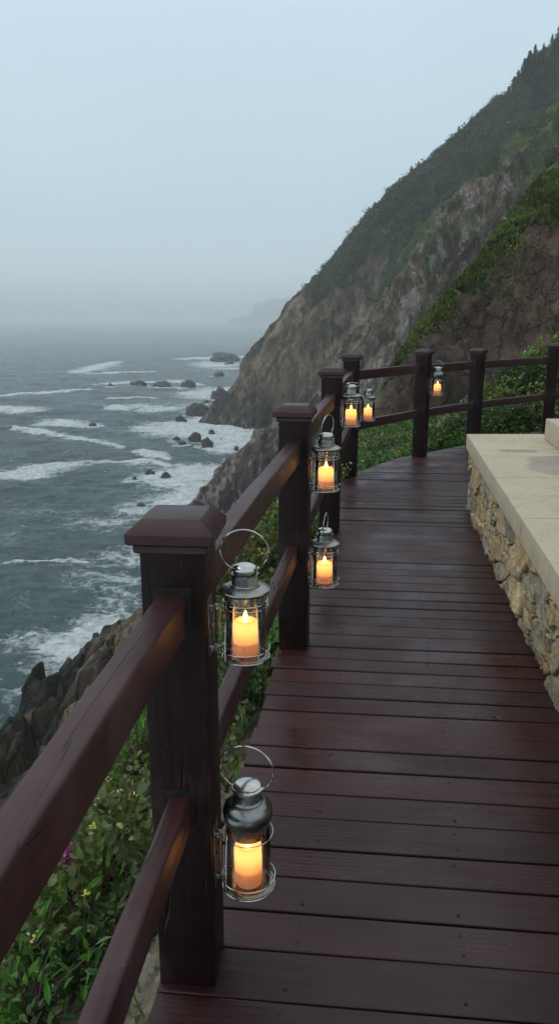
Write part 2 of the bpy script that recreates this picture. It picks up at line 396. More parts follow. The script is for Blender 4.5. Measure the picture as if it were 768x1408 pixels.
def coast(x, y):
    xt = np.interp(y, [-5, 0, 1.35, 2.95, 4.3, 8.1, 9.5, 12, 20, 32, 60, 100, 140], [-1.7, -1.3, -1.12, -1.0, -.92, -.5, .2, .9, 1.9, 3.0, 5, 6, 6])
    xs = np.interp(y, [-20, 57, 72, 85, 95, 105, 120, 135, 160], [-36, -31, -27.5, -29.2, -26.5, -23.5, -14, -7, -2]) - np.interp(y, [10, 40, 90, 104], [0, 3, 2, 0])
    zt = np.interp(y, [-5, 9, 12, 20, 32, 60, 100, 140], [-.78, -.78, -.85, -1.3, -3, -14, -27, -44])
    t = (xt - x) / (xt - xs)
    tt = np.clip(t, 0, 6)
    z = zt - (zt + 45) * np.where(tt < 1, tt ** np.interp(y, [10, 60], [.75, 1.02]), 1 + (tt - 1) * 1.1)
    ex = edge_x(np.clip(y, -1, 12.2))
    # ledge between the brow and the boardwalk
    s = np.clip((x - xt) / np.maximum(ex - xt, .3), 0, 1)
    z = np.where(t < 0, zt + (-.13 - zt) * s ** .8 * np.where(y < 13, 1, np.clip(1 - (y - 13) / 8, 0, 1)), z)
    z = np.where(t > 1, z - np.maximum(xs - x, 0) * .9, z)
    return z, t
def height(x, y, full=False):
    # gullies and ribs run down the slopes; each spur has its own
    g1 = ridged(x + y * .25, y * .35, 30, 4, 11) ; g2 = ridged(x * 1.0 - y * .1, y * .3, 15, 5, 21); g3 = ridged(x + y * .3, y * .6, 6, 4, 31)
    zc, t = coast(x, y)
    rr = np.hypot(x, y)
    amp = sstep(.03, .35, t) * sstep(3, 30, rr)
    crag = fbm(x, y, 9, 5, 41, .55) * 4.2 + (ridged(x * .8, y, 5, 4, 45) - .6) * 4.5
    w = worley(x / 3.2 + fbm(x, y, 5, 2, 3) * .5, y / 3.6, 4); crag += (w[2] - .5) * 3.6 - np.clip(.14 - (w[1] - w[0]), 0, 1) * 9 + w[3] * 1.6 * np.sign(w[2] - .5)
    zc = zc + (crag + 1.2) * amp * np.interp(y, [20, 90], [1, .7]) + fbm(x, y, .5, 4, 51) * .07 * sstep(-.02, .02, t) + fbm(x, y, 1.6, 3, 52) * .25 * sstep(.0, .06, t)
    z1, d1 = tent(S1, x, y, .78, .6, 5)
    z2, d2 = tent(S2, x, y, 1.0, .7, 2.5)
    z3, d3 = tent(S3, x, y, .60, .7, 1.6)
    zn, dn = tent(NR, x, y, .26, .55, .7)
    q1 = sstep(0, 45, d1); q2 = sstep(0, 22, d2); q3 = sstep(0, 6, d3)
    z1 = z1 + (g1 - .62) * 26 * q1 + (g2 - .6) * 11 * (.25 + .75 * q1) + fbm(x, y, 4, 4, 61) * 2.4 
    w1 = worley(x / 9 + fbm(x, y, 12, 3, 5) * .8, y / 15, 14); z1 += (w1[2] - .5) * 5 * q1
    z2 = z2 + (g2 - .6) * 14 * q2 + (g3 - .6) * 5 * (.3 + .7 * q2) + fbm(x, y, 2, 4, 71) * 1.5
    w2 = worley(x / 4 + fbm(x, y, 6, 3, 6) * .8, y / 8, 24); z2 += (w2[2] - .5) * 3.0 * q2 * sstep(-4, 8, z2 * 0 + 8)
    z3 = z3 + (g3 - .6) * 2.6 * q3 + (ridged(x + y * .4, y * .5, 2.2, 5, 81) - .6) * 1.3 * (.2 + .8 * q3) + fbm(x, y, .8, 4, 82) * .22
    zn = zn + fbm(x, y, 1.2, 4, 91) * .14
    z1 = z1 + (ridged(d1 + x * .2, x * .22, 17, 4, 131) - .6) * 11 * sstep(2, 20, d1)
    z2 = z2 + (ridged(d2 + x * .15, x * .25, 7.5, 4, 132) - .6) * 6.5 * sstep(1, 9, d2)
    z3 = z3 + (ridged(d3, x * .3, 3.0, 4, 133) - .6) * 1.5 * sstep(.8, 4, d3)
    # unseen slope added behind the seat wall and the viewer to shade the walk
    zh = np.maximum((x - 4.2) * .85 - np.maximum(y - 8, 0) * 1.6, np.where(x > -1.5, (-4 - y) * .8, -50)) + fbm(x, y, 1.5, 4, 95) * .3
    zn = np.maximum(zn, np.where((x > 3.6) | (y < -3), zh, -99))
    # keep every spur off the boardwalk
    ex = edge_x(np.clip(y, -1, 12.2)); inside = (x > ex - .05) & (y < 12.2) & (x < 4.0 + np.maximum(y - 8, 0) * 2) & (y > -3.5)
    Z = np.stack([zc, zn, z3, z2, z1]); who = np.argmax(Z, axis=0); z = np.max(Z, axis=0)
    z = np.where(inside, np.minimum(z, -.16), z)
    dist_in = x - ex
    z = np.where((~inside) & (y < 13) & (dist_in > -.9), np.minimum(z, -.12 + np.maximum(-dist_in, 0) * .8 + np.maximum(y - 12.2, 0) * 1.5), z)
    if full: return z, who, t, d1, d2, d3, dn, (g1, g2, g3)
    return z
def hz(x, y): return float(height(np.array([x]), np.array([y]))[0])

def polar_grid(rs, th):
    r, t = np.meshgrid(rs, th, indexing='ij')
    x, y = r * np.sin(t), r * np.cos(t)
    n, m = len(rs), len(th)
    i = np.arange((n - 1) * (m - 1)); a = (i // (m - 1)) * m + i % (m - 1)
    return x.ravel(), y.ravel(), np.stack([a, a + 1, a + m + 1, a + m], 1)
def build_terrain():
    rs = [.5]
    while rs[-1] < 640:
        r = rs[-1]; rs.append(r + (max(.012, r * .013) if r < 28 else .38 if r < 130 else .5 if r < 250 else .85 if r < 450 else 5))
    th = np.concatenate([np.arange(-105, -29, 1.0), np.arange(-29, 23.5, .085), np.arange(23.5, 226, 1.5)]) * math.pi / 180
    x, y, F = polar_grid(np.array(rs), th)
    z, who, t, d1, d2, d3, dn, (g1, g2, g3) = height(x, y, True)
    # ---- colour of the ground itself
    n = len(x); C = np.zeros((n, 3)); G = np.zeros(n)
    nz = fbm(x, y, 22, 5, 101, .6); nz2 = fbm(x, y, 5, 4, 102); nz3 = fbm(x, y, 1.1, 4, 103)
    def put(mask, c): C[mask] = np.array(c) * np.ones((int(mask.sum()), 1))
    L = lambda a, b, f: np.array(a)[None] * (1 - f[:, None]) + np.array(b)[None] * f[:, None]
    # coast
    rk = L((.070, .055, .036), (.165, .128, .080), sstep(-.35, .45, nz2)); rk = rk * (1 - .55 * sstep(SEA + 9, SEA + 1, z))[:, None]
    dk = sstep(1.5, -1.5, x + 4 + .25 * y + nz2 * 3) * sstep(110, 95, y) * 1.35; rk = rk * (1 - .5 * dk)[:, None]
    led = L((.07, .058, .036), (.20, .17, .115), sstep(-.5, .4, nz3))
    near = sstep(.06, .02, t); c0 = rk * (1 - near)[:, None] + led * near[:, None]
    gr = sstep(.10, .05, t) * sstep(-.2, .25, nz3 + .15) * sstep(.0, .03, t + .02) * (y > 3.0)
    gr = np.maximum(gr, sstep(9, 12, y) * sstep(.05, .0, t))
    c0 = c0 * (1 - gr)[:, None] + np.array((.035, .055, .016)) * gr[:, None]
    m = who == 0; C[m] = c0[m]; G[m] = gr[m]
    # near bank
    m = who == 1; C[m] = L((.030, .045, .014), (.055, .06, .025), sstep(-.3, .3, nz3))[m]; G[m] = 1
    # near hill: grass band along the crest, red-brown soil below
    bw = np.interp(x, [3, 8.6, 12, 20, 30], [.5, 1.0, 2.2, 7.0, 12]) * (1 + .5 * nz2 + .3 * nz3)
    gm = sstep(1.1, .85, d3 / bw)
    soil = L((.045, .030, .021), (.098, .066, .044), sstep(-.4, .5, nz2)); red = sstep(.2, .5, nz2 + nz3 * .4) * sstep(1.5, 1.05, d3 / bw)
    soil = soil * (1 + .9 * fbm(x + z, y, 1.6, 5, 145, .65))[:, None]; soil = soil * (1 - .7 * red)[:, None] + np.array((.12, .048, .028)) * .7 * red[:, None]
    grs = L((.030, .062, .014), (.085, .125, .035), sstep(-.35, .35, nz3 + nz2 * .4)); rd2 = sstep(.30, .5, fbm(x, y, 3, 4, 107)); grs = grs * (1 - .6 * rd2)[:, None] + np.array((.16, .07, .035)) * .6 * rd2[:, None]
    c3 = soil * (1 - gm)[:, None] + grs * gm[:, None]; m = who == 2; C[m] = c3[m]; G[m] = gm[m]
    # middle spur: broken rock, green to the upper right
    rock = L((.085, .056, .039), (.215, .155, .112), sstep(-.45, .55, nz2 + (g3 - .6) * 1.2)); 
    pale = sstep(.70, .82, g2) ; rock = rock * (1 - .5 * pale)[:, None] + np.array((.25, .215, .175)) * .5 * pale[:, None]
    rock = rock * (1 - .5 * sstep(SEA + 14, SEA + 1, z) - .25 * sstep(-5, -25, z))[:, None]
    stk = fbm(d2 + x * .15, x * .2, 4.5, 6, 141, .7); rock = rock * (1 + 1.5 * stk)[:, None]; pk = sstep(.20, .30, fbm(x + z * .3, y * .7, 1.7, 5, 143, .65) + .6 * stk); rock = rock * (1 - .8 * pk)[:, None] + np.array((.38, .36, .32)) * .8 * pk[:, None]
    gm = np.maximum(sstep(6, 3, d2 + nz2 * 6) * sstep(16, 32, x), sstep(60, 70, x + nz * 22 + stk * 10))
    gm = np.maximum(gm, sstep(.32, .5, nz + nz2 * .5) * sstep(-10, 10, z) * .5)
    c2 = rock * (1 - gm)[:, None] + L((.045, .085, .022), (.105, .155, .045), sstep(-.35, .35, nz2 + nz3 * .5))* gm[:, None]
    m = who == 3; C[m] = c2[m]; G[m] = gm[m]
    # far spur
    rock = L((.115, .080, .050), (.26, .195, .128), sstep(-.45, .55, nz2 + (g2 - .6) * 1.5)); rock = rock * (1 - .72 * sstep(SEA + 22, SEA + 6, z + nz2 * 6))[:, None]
    stk = fbm(d1 + x * .2, x * .2, 11, 6, 142, .7); rock = rock * (1 + 1.4 * stk)[:, None]; pk = sstep(.22, .34, fbm(x + z * .3, y * .6, 3.0, 5, 144, .65) + .5 * stk); rock = rock * (1 - .5 * pk)[:, None] + np.array((.36, .32, .26)) * .5 * pk[:, None]
    gm = sstep(-.12, .16, nz * .8 + nz2 * .3 + stk * .3 + (z - 8) / 46)
    gm = np.maximum(gm, sstep(.06, .25, nz + .35 * nz2) * sstep(-25, -5, z) * .8)
    c1 = rock * (1 - gm)[:, None] + L((.022, .038, .018), (.062, .082, .032), sstep(-.2, .6, nz * .8 + nz2 * .5)) * gm[:, None]
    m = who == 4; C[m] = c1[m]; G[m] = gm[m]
    # shrubby relief on the green
    rr = np.hypot(x, y)
    bumpz = (fbm(x, y, 3.2, 4, 111) * 1.6 + fbm(x, y, 1.1, 3, 112) * .5) * G * sstep(60, 200, rr) + (fbm(x, y, .9, 4, 113) * .34) * G * (who == 2)
    z = z + bumpz
    # push crags sideways too, so faces overhang a little
    q = (1 - G) * sstep(20, 80, rr)
    x2 = x + fbm(y, z, 5, 4, 121) * 1.3 * q; y2 = y + fbm(x, z, 4, 4, 122) * 1.6 * q
    V = np.stack([x2, y2, z], 1)
    keep = (z[F].max(axis=1) > SEA - 3); F = F[keep]
    used = np.unique(F); mp = np.full(n, -1); mp[used] = np.arange(len(used)); F = mp[F]; V = V[used]
    me = np_mesh('hillside', V, F[:, ::-1], True, C[used])
    for nm, d in (('Green', G[used]), ('Far', sstep(8, 120, rr)[used])):
        a = me.attributes.new(nm, 'FLOAT', 'POINT'); a.data.foreach_set('value', d.astype(np.float32))
    o = obj('hillside', me, M['terrain']); tag(o, kind='structure')
    # scrub dotted over the green of the two far slopes: nobody could count it
    rs2 = np.random.default_rng(12); w4 = who[used]; Gu = G[used]; cand = np.where((w4 >= 3) & (Gu > .35) & (V[:, 2] > SEA + 14) & (V[:, 0] > -60) & (V[:, 0] < 330))[0]
    rc = np.hypot(V[cand, 0], V[cand, 1]); dens = .25 + sstep(-.2, .3, fbm(V[cand, 0], V[cand, 1], 14, 3, 151)); pr = dens * rc * np.where(w4[cand] == 4, 1, .18); pick = rs2.choice(cand, 15000, replace=False, p=pr / pr.sum())
    k = 16; c = V[pick]; sz = rs2.uniform(.5, 1.5, len(pick)) * np.where(w4[pick] == 4, 1.25, .7)
    ce = np.repeat(c, k, 0) + rs2.normal(0, 1, (len(pick) * k, 3)) * np.repeat(sz, k)[:, None] * np.array((.5, .5, .32)) + np.array((0, 0, .25))
    T = ce[:, None] + rs2.normal(0, 1, (len(ce), 3, 3)) * np.repeat(sz, k)[:, None, None] * .26
    cc = np.repeat(np.array([(.022, .040, .018), (.035, .055, .022), (.05, .07, .028), (.07, .085, .035), (.03, .045, .025)])[rs2.integers(0, 5, len(pick))], k * 3, 0)
    ms = np_mesh('hillside_scrub', T.reshape(-1, 3), np.arange(len(ce) * 3).reshape(-1, 3), False, cc); tag(obj('hillside_scrub', ms, M['leaf']), 'low dark scrub dotted all over the two hazy slopes', 'scrub', None, 'stuff')
    print('terrain', len(V), time.time() - T0)
build_terrain()

# ------------------------------------------------------------ sea
BREAK = [  # polylines surveyed in the photograph, with half width in metres
    ([(-60, 662), (0, 654), (35, 648), (75, 642), (115, 637)], 6.0), ([(110, 637), (150, 633), (205, 632), (235, 640)], 1.8),
    ([(12, 588), (45, 592), (80, 598), (115, 602)], 2.6), ([(110, 601), (140, 606), (165, 616)], 2.0), ([(55, 584), (85, 580), (112, 586)], 5.5),
    ([(-50, 546), (0, 544), (60, 540), (118, 535)], 4.5), ([(-20, 563), (15, 563), (42, 566)], 9.0), ([(104, 513), (128, 507), (160, 497)], 8.0), ([(122, 514), (165, 512), (208, 511)], 5.0),
    ([(130, 528), (200, 526), (240, 524), (275, 530)], 5.0), ([(245, 494), (290, 492), (345, 490)], 12.0), ([(148, 562), (160, 560), (170, 564)], 4.0),
    ([(190, 620), (205, 624), (232, 631)], 2.6), ([(150, 548), (190, 546), (215, 548)], 3.0), ([(0, 776), (50, 773), (95, 767), (120, 770)], .7), ([(300, 508), (340, 506)], 8)]
PATCH = [  # (px, py, radius x m, radius y m, weight)
    (300, 592, 26, 42, 1.0), (250, 590, 30, 36, .76), (235, 560, 44, 44, .62), (175, 600, 40, 40, .42), (290, 540, 30, 60, .75), (320, 612, 16, 22, 1.0), (300, 500, 40, 130, .7), (200, 640, 26, 24, .5), (255, 655, 19, 24, .9), (262, 690, 13, 20, 1.0), (215, 690, 20, 16, .62), (150, 680, 22, 16, .42),
    (110, 885, 9.5, 8, .92), (145, 865, 10, 10, .8), (60, 880, 13, 8, .62), (90, 915, 10, 6, .7), (100, 770, 30, 10, .38), (60, 810, 24, 8, .4), (60, 700, 40, 12, .36), (160, 830, 9, 10, .5), (120, 800, 14, 11, .33), (30, 915, 8, 6, .25), (170, 760, 16, 14, .52), (150, 725, 26, 14, .5), (140, 800, 16, 10, .5), (60, 740, 30, 14, .36), (60, 620, 60, 20, .3), (30, 830, 20, 8, .4), (10, 875, 10, 5, .45), (350, 470, 60, 260, .35)]
ROCKS = [  # px, py(base), width px, height px, label
    (310, 497, 34, 10, 'large low island rock far out where the white surf begins', 'island rock'),
    (301, 517, 13, 5, 'small flat rock just below the large island rock by the far cliff', None),
    (315, 501, 10, 4, 'tiny rock touching the lower edge of the large island rock', None),
    (190, 530, 23, 6, 'leftmost wide low rock of the row awash in mid sea', None),
    (223, 532, 22, 6, 'middle low rock of the row awash in mid sea', None),
    (259, 533, 18, 8, 'right and tallest rock of the row awash in mid sea', None),
    (152, 532, 7, 4, 'tiny lone rock left of the row awash in mid sea', None),
    (302, 548, 20, 13, 'pointed rock standing off the foot of the far cliff', None),
    (272, 573, 30, 14, 'jagged dark reef running out from the foot of the far cliff', None),
    (248, 579, 13, 7, 'dark rock seaward of the jagged reef in white foam', None),
    (283, 555, 8, 4, 'small rock above the jagged reef near the far cliff', None),
    (268, 607, 17, 10, 'rounded dark rock on the left of a pair in thick white foam', None),
    (285, 613, 15, 10, 'peaked dark rock on the right of a pair in thick white foam', None),
    (243, 606, 10, 5, 'flat small rock left of the rounded rock in the foam', None),
    (251, 610, 10, 3, 'thin flat rock just below the flat small rock in the foam', None),
    (291, 595, 8, 4, 'little rock between the pair and the far cliff foot', None),
    (325, 617, 7, 4, 'little rock in foam near where the two cliffs meet', None),
    (303, 606, 5, 3, 'tiny speck of rock right of the peaked rock in foam', None),
    (206, 654, 15, 7, 'left rock of the dark pair standing in mid water', None),
    (228, 658, 13, 9, 'right upright rock of the dark pair standing in mid water', None),
    (185, 659, 6, 3, 'tiny rock left of the dark pair in mid water', None),
    (194, 695, 22, 6, 'pale submerged looking slab awash left of the middle cliff', None),
    (128, 585, 11, 3, 'thin rock between two breaking waves on open water', None),
    (145, 905, 38, 40, 'big black boulder at the foot of the near cliff in churning foam', 'boulder'),
    (322, 634, 8, 3, 'little dark rock at the waterline of the middle cliff', None)]
def build_sea():
    rs = [28.0]
    while rs[-1] < 15000:
        r = rs[-1]; rs.append(r + (.42 if r < 130 else .6 if r < 420 else r * .0045 if r < 1500 else r * .05))
    th = np.concatenate([np.arange(-85, -30, 1.5), np.arange(-30, 4, .11), np.arange(4, 86, 2.0)]) * math.pi / 180
    x, y, F = polar_grid(np.array(rs), th)
    rr = np.hypot(x, y)
    # swell rolling in from the open sea, plus chop
    ph = (y * .92 + x * .38); w = fbm(x, y, 60, 3, 201) * 9
    z = .55 * np.sin(2 * math.pi * (ph + w) / 31) * (.6 + .4 * fbm(x, y, 80, 2, 202)) + .8 * (ridged(x * .6, y, 8, 5, 203) - .6) * 2 + fbm(x * .7, y, 2.6, 3, 204) * .22
    z = z * sstep(2500, 500, rr)
    # foam where water is shallow
    bed = height(x, y); sh = sstep(SEA - 20, SEA - 1, bed) * sstep(700, 300, rr)
    foam = sh * np.interp(y, [60, 110, 150, 220, 300, 600], [.3, .5, .85, .9, 1.0, .95])
    for px, py, rx, ry, wt in PATCH:
        cx, cy = on_level(px, py, SEA); d = np.hypot((x - cx) / rx, (y - cy) / ry); foam = np.maximum(foam, wt * sstep(1.55, .2, d))
    brk = np.zeros_like(x)
    jx = fbm(x, y, 22, 5, 210, .6) * 5.0
    for pts, hw in BREAK:
        P = [on_level(px, py, SEA) for px, py in pts]
        for i, ((ax, ay), (bx, by)) in enumerate(zip(P[:-1], P[1:])):
            ux, uy = bx - ax, by - ay; l2 = ux * ux + uy * uy
            s = np.clip(((x - ax) * ux + (y + jx - ay) * uy) / l2, 0, 1)
            d = np.hypot(x - ax - s * ux, y + jx - ay - s * uy)
            gl = (i + s) / (len(P) - 1); wd = hw * (.35 + .65 * np.sin(np.pi * np.clip(gl * .86 + .07, 0, 1)))
            brk = np.maximum(brk, sstep(1.5, .3, d / wd)); foam = np.maximum(foam, .66 * sstep(4.2, .8, d / wd))
    for px, py, w_, h_, _, _ in ROCKS:
        cx, cy = on_level(px, py, SEA); r0 = w_ * cy / FPX * .5 + 2; d = np.hypot(x - cx, y - cy + r0 * .3)
        foam = np.maximum(foam, .62 * sstep(r0 * 2.6, r0 * .9, d))
    z = z + brk * .4 * np.clip(rr / 300, .3, 1)
    me = np_mesh('sea', np.stack([x, y, z + SEA], 1), F[:, ::-1], True)
    for nm, d in (('Foam', foam), ('Breaker', brk)):
        a = me.attributes.new(nm, 'FLOAT', 'POINT'); a.data.foreach_set('value', d.astype(np.float32))
    tag(obj('sea', me, M['sea']), kind='structure')
    print('sea', len(x), time.time() - T0)
build_sea()
def sea_rocks():
    for i, (px, py, w, h, lab, cat) in enumerate(ROCKS):
        cx, cy = on_level(px, py, SEA); sc = cy * 1.03 / FPX; W, Hh = w * sc / 2, h * sc
        bm = bmesh.new(); bmesh.ops.create_icosphere(bm, subdivisions=4, radius=1)
        P = np.array([v.co[:] for v in bm.verts]); nn = fbm(P[:, 0] * 1.7 + i * 9 + P[:, 2] * 2.3, P[:, 1] * 1.7 + P[:, 2] * 1.1, 1, 4, 300 + i); n2 = ridged(P[:, 0] * 2 + i * 3 + P[:, 2], P[:, 1] * 2 + P[:, 2] * 2, 1.1, 4, 330 + i)
        k = 1 + .45 * nn + .45 * (n2 - .6)
        for v, q in zip(bm.verts, k): v.co = (v.co.x * q * W, v.co.y * q * W * .8, v.co.z * q * Hh * (1.1 if v.co.z > 0 else .6))
        pal = 'pale' in lab
        o = obj('boulder' if cat == 'boulder' else 'sea_rock', bm, M['sea_rock']); o.location = (cx, cy, SEA - .05 * Hh - (.55 * Hh if pal else 0)); o.rotation_euler[2] = 0
        for p in o.data.polygons: p.use_smooth = h < 8
        tag(o, lab, 'rock', 'rocks standing in the sea')
sea_rocks()
# far headland, nearly lost in the haze
def headland():
    px = np.linspace(322, 520, 140); top = np.interp(px, [285, 318, 345, 352, 372, 384, 398, 420, 450, 520], [446, 436, 432, 417, 411, 412, 409, 404, 398, 380])
    top = top + fbm(px, px * 0, 9, 3, 401) * 2.2
    V = []; D = 6500
    rows = 14
    for j in range(rows):
        f = j / (rows - 1)
        for i, (p, q) in enumerate(zip(px, top)):
            X, Y, Z = at(p, q, D + (p - 285) * .6)
            back = f > .7
            yy = Y + (f - .7) * 1400 + math.sin(i * .35 + f * 3) * 28
            zz = SEA - 2 + (Z - SEA + 2) * (math.sin(min(f / .7, 1) * math.pi / 2) ** .6 if not back else 1 - (f - .7) / .3 * .9)
            V.append((X, yy, zz))
    m = len(px); i = np.arange((rows - 1) * (m - 1)); a = (i // (m - 1)) * m + i % (m - 1)
    me = np_mesh('headland', V, np.stack([a, a + 1, a + m + 1, a + m], 1))
    k = N('far_headland_ground'); mt = k.done(k.pbr(Base_Color=(.05, .055, .04, 1), Roughness=.9))
    tag(obj('headland', me, mt), kind='structure')
headland()

# ------------------------------------------------------------ conifers on the far crest
def conifer_meshes(seed, h=9.0, lean=0):
    rnd = random.Random(seed)
    bt = bmesh.new(); tube(bt, [(0, 0, -1), (lean * .3, 0, h * .5), (lean, 0, h)], .2, 6, False, [.26, .16, .03])
    V, F = [], []
    lv = int(h * 2.6)
    for i in range(lv):
        f = i / lv; z = h * (.12 + .88 * f); rad = (1 - f) ** 1.1 * h * .34 * rnd.uniform(.5, 1.2) + .15
        nb = 10
        for b in range(nb):
            if rnd.random() < .16: continue
            a = rnd.uniform(0, 6.283); L = rad * rnd.uniform(.6, 1.25)
            for s in range(3):
                c = Vector((math.cos(a) * L * (s + 1) / 3.2 + lean * f, math.sin(a) * L * (s + 1) / 3.2, z - .28 * L * (s + 1) / 3 + rnd.uniform(-.1, .1)))
                for q in range(3):
                    d = [Vector((rnd.uniform(-1, 1), rnd.uniform(-1, 1), rnd.uniform(-.75, .45))) * .42 for _ in range(3)]
                    n0 = len(V); V += [tuple(c + e) for e in d]; F.append((n0, n0 + 1, n0 + 2))
    me = np_mesh('crown', V, F, False)
    mt = bpy.data.meshes.new('trunk'); bt.to_mesh(mt); bt.free()
    return mt, me
TREES = [(766, 38, 13, 'tallest conifer at the right frame edge on the crest'), (757, 50, 9, 'second conifer from the right frame edge on the crest'), (746, 58, 8, 'third conifer from the right frame edge on the crest'),
         (734, 60, 11, 'tall spired conifer standing clear of the crest wood'), (728, 68, 7, 'shorter conifer just left of the tall spired one'), (719, 79, 9, 'leaning conifer on the step of the crest wood'),
         (711, 95, 10, 'conifer at the left corner of the crest wood'), (705, 104, 7, 'low conifer pressed against the left corner of the wood'), (698, 118, 6, 'small lone conifer just left of the crest wood'),
         (658, 154, 4, 'tiny conifer high on the bare upper crest'), (630, 178, 5.5, 'pointed little conifer half way up the crest line'), (604, 202, 4.5, 'tiny conifer below the pointed half way one'), (592, 212, 4.5, 'bushy little conifer on the middle crest'),
         (574, 231, 5, 'first of two small conifers close together on the lower crest'), (564, 241, 5, 'second and lower of two small conifers close together on the crest'), (548, 255, 4, 'small round topped conifer on the lower crest'), (514, 288, 4, 'last conifer at the sharp bend low on the crest')]
def conifers():
    kinds = [conifer_meshes(s, 9.0, l) for s, l in ((1, .2), (2, -.3), (3, .1))]
    for mt, me in kinds: mt.materials.append(M['bark']); me.materials.append(M['needle'])
    for i, (px, py, h, lab) in enumerate(TREES):
        # stand it on the crest under its tip
        base = py + h * FPX / 420 * .92
        X = at(px, base, 410)[0]; yr = float(np.interp(X, S1[:, 0], S1[:, 1])); X = at(px, base, yr)[0]; z = hz(X, yr)
        tip = at(px, py, yr)[2]; hh = max(tip - z, h * .6) 
        r = empty('conifer_tree', (X, yr, z - .2)); s = hh / 9.0; r.scale = (s * (1.05 if h > 7 else 1.7), s * (1.05 if h > 7 else 1.7), s); r.rotation_euler[2] = i * 1.3
        mt, me = kinds[i % 3]
        link(bpy.data.objects.new('trunk', mt), r); link(bpy.data.objects.new('crown', me), r)
        tag(r, lab, 'tree', 'conifers along the far crest')
    # the wood behind them reads as one mass
    V, F, nv = [], [], 0
    src = []
    for mt, me in kinds:
        c = np.empty(len(me.vertices) * 3); me.vertices.foreach_get('co', c); f = np.empty(len(me.polygons) * 3, dtype=np.int32); me.loops.foreach_get('vertex_index', f); src.append((c.reshape(-1, 3), f.reshape(-1, 3)))
    rs = np.random.default_rng(5)
    for i in range(150):
        px = rs.uniform(700, 860); X0 = at(px, 100, 425)[0]; yr = float(np.interp(X0, S1[:, 0], S1[:, 1])); y = yr - rs.uniform(9, 62) * (1 if px > 715 else .5); X = X0 + rs.uniform(-2, 2)
        if X < at(708, 100, 425)[0]: continue
        c, f = src[i % 3]; s = rs.uniform(.6, 1.05); a = rs.uniform(0, 6.28); ca, sa = math.cos(a), math.sin(a)
        P = np.stack([(c[:, 0] * ca - c[:, 1] * sa) * s + X, (c[:, 0] * sa + c[:, 1] * ca) * s + y, c[:, 2] * s + hz(X, y) - .6], 1)
        V.append(P); F.append(f + nv); nv += len(P)
    me = np_mesh('conifer_wood', np.concatenate(V), np.concatenate(F), False)
    tag(obj('conifer_wood', me, M['needle']), 'dark conifer wood massed below the highest part of the far crest', 'wood', None, 'stuff')
conifers()
print('trees', time.time() - T0)

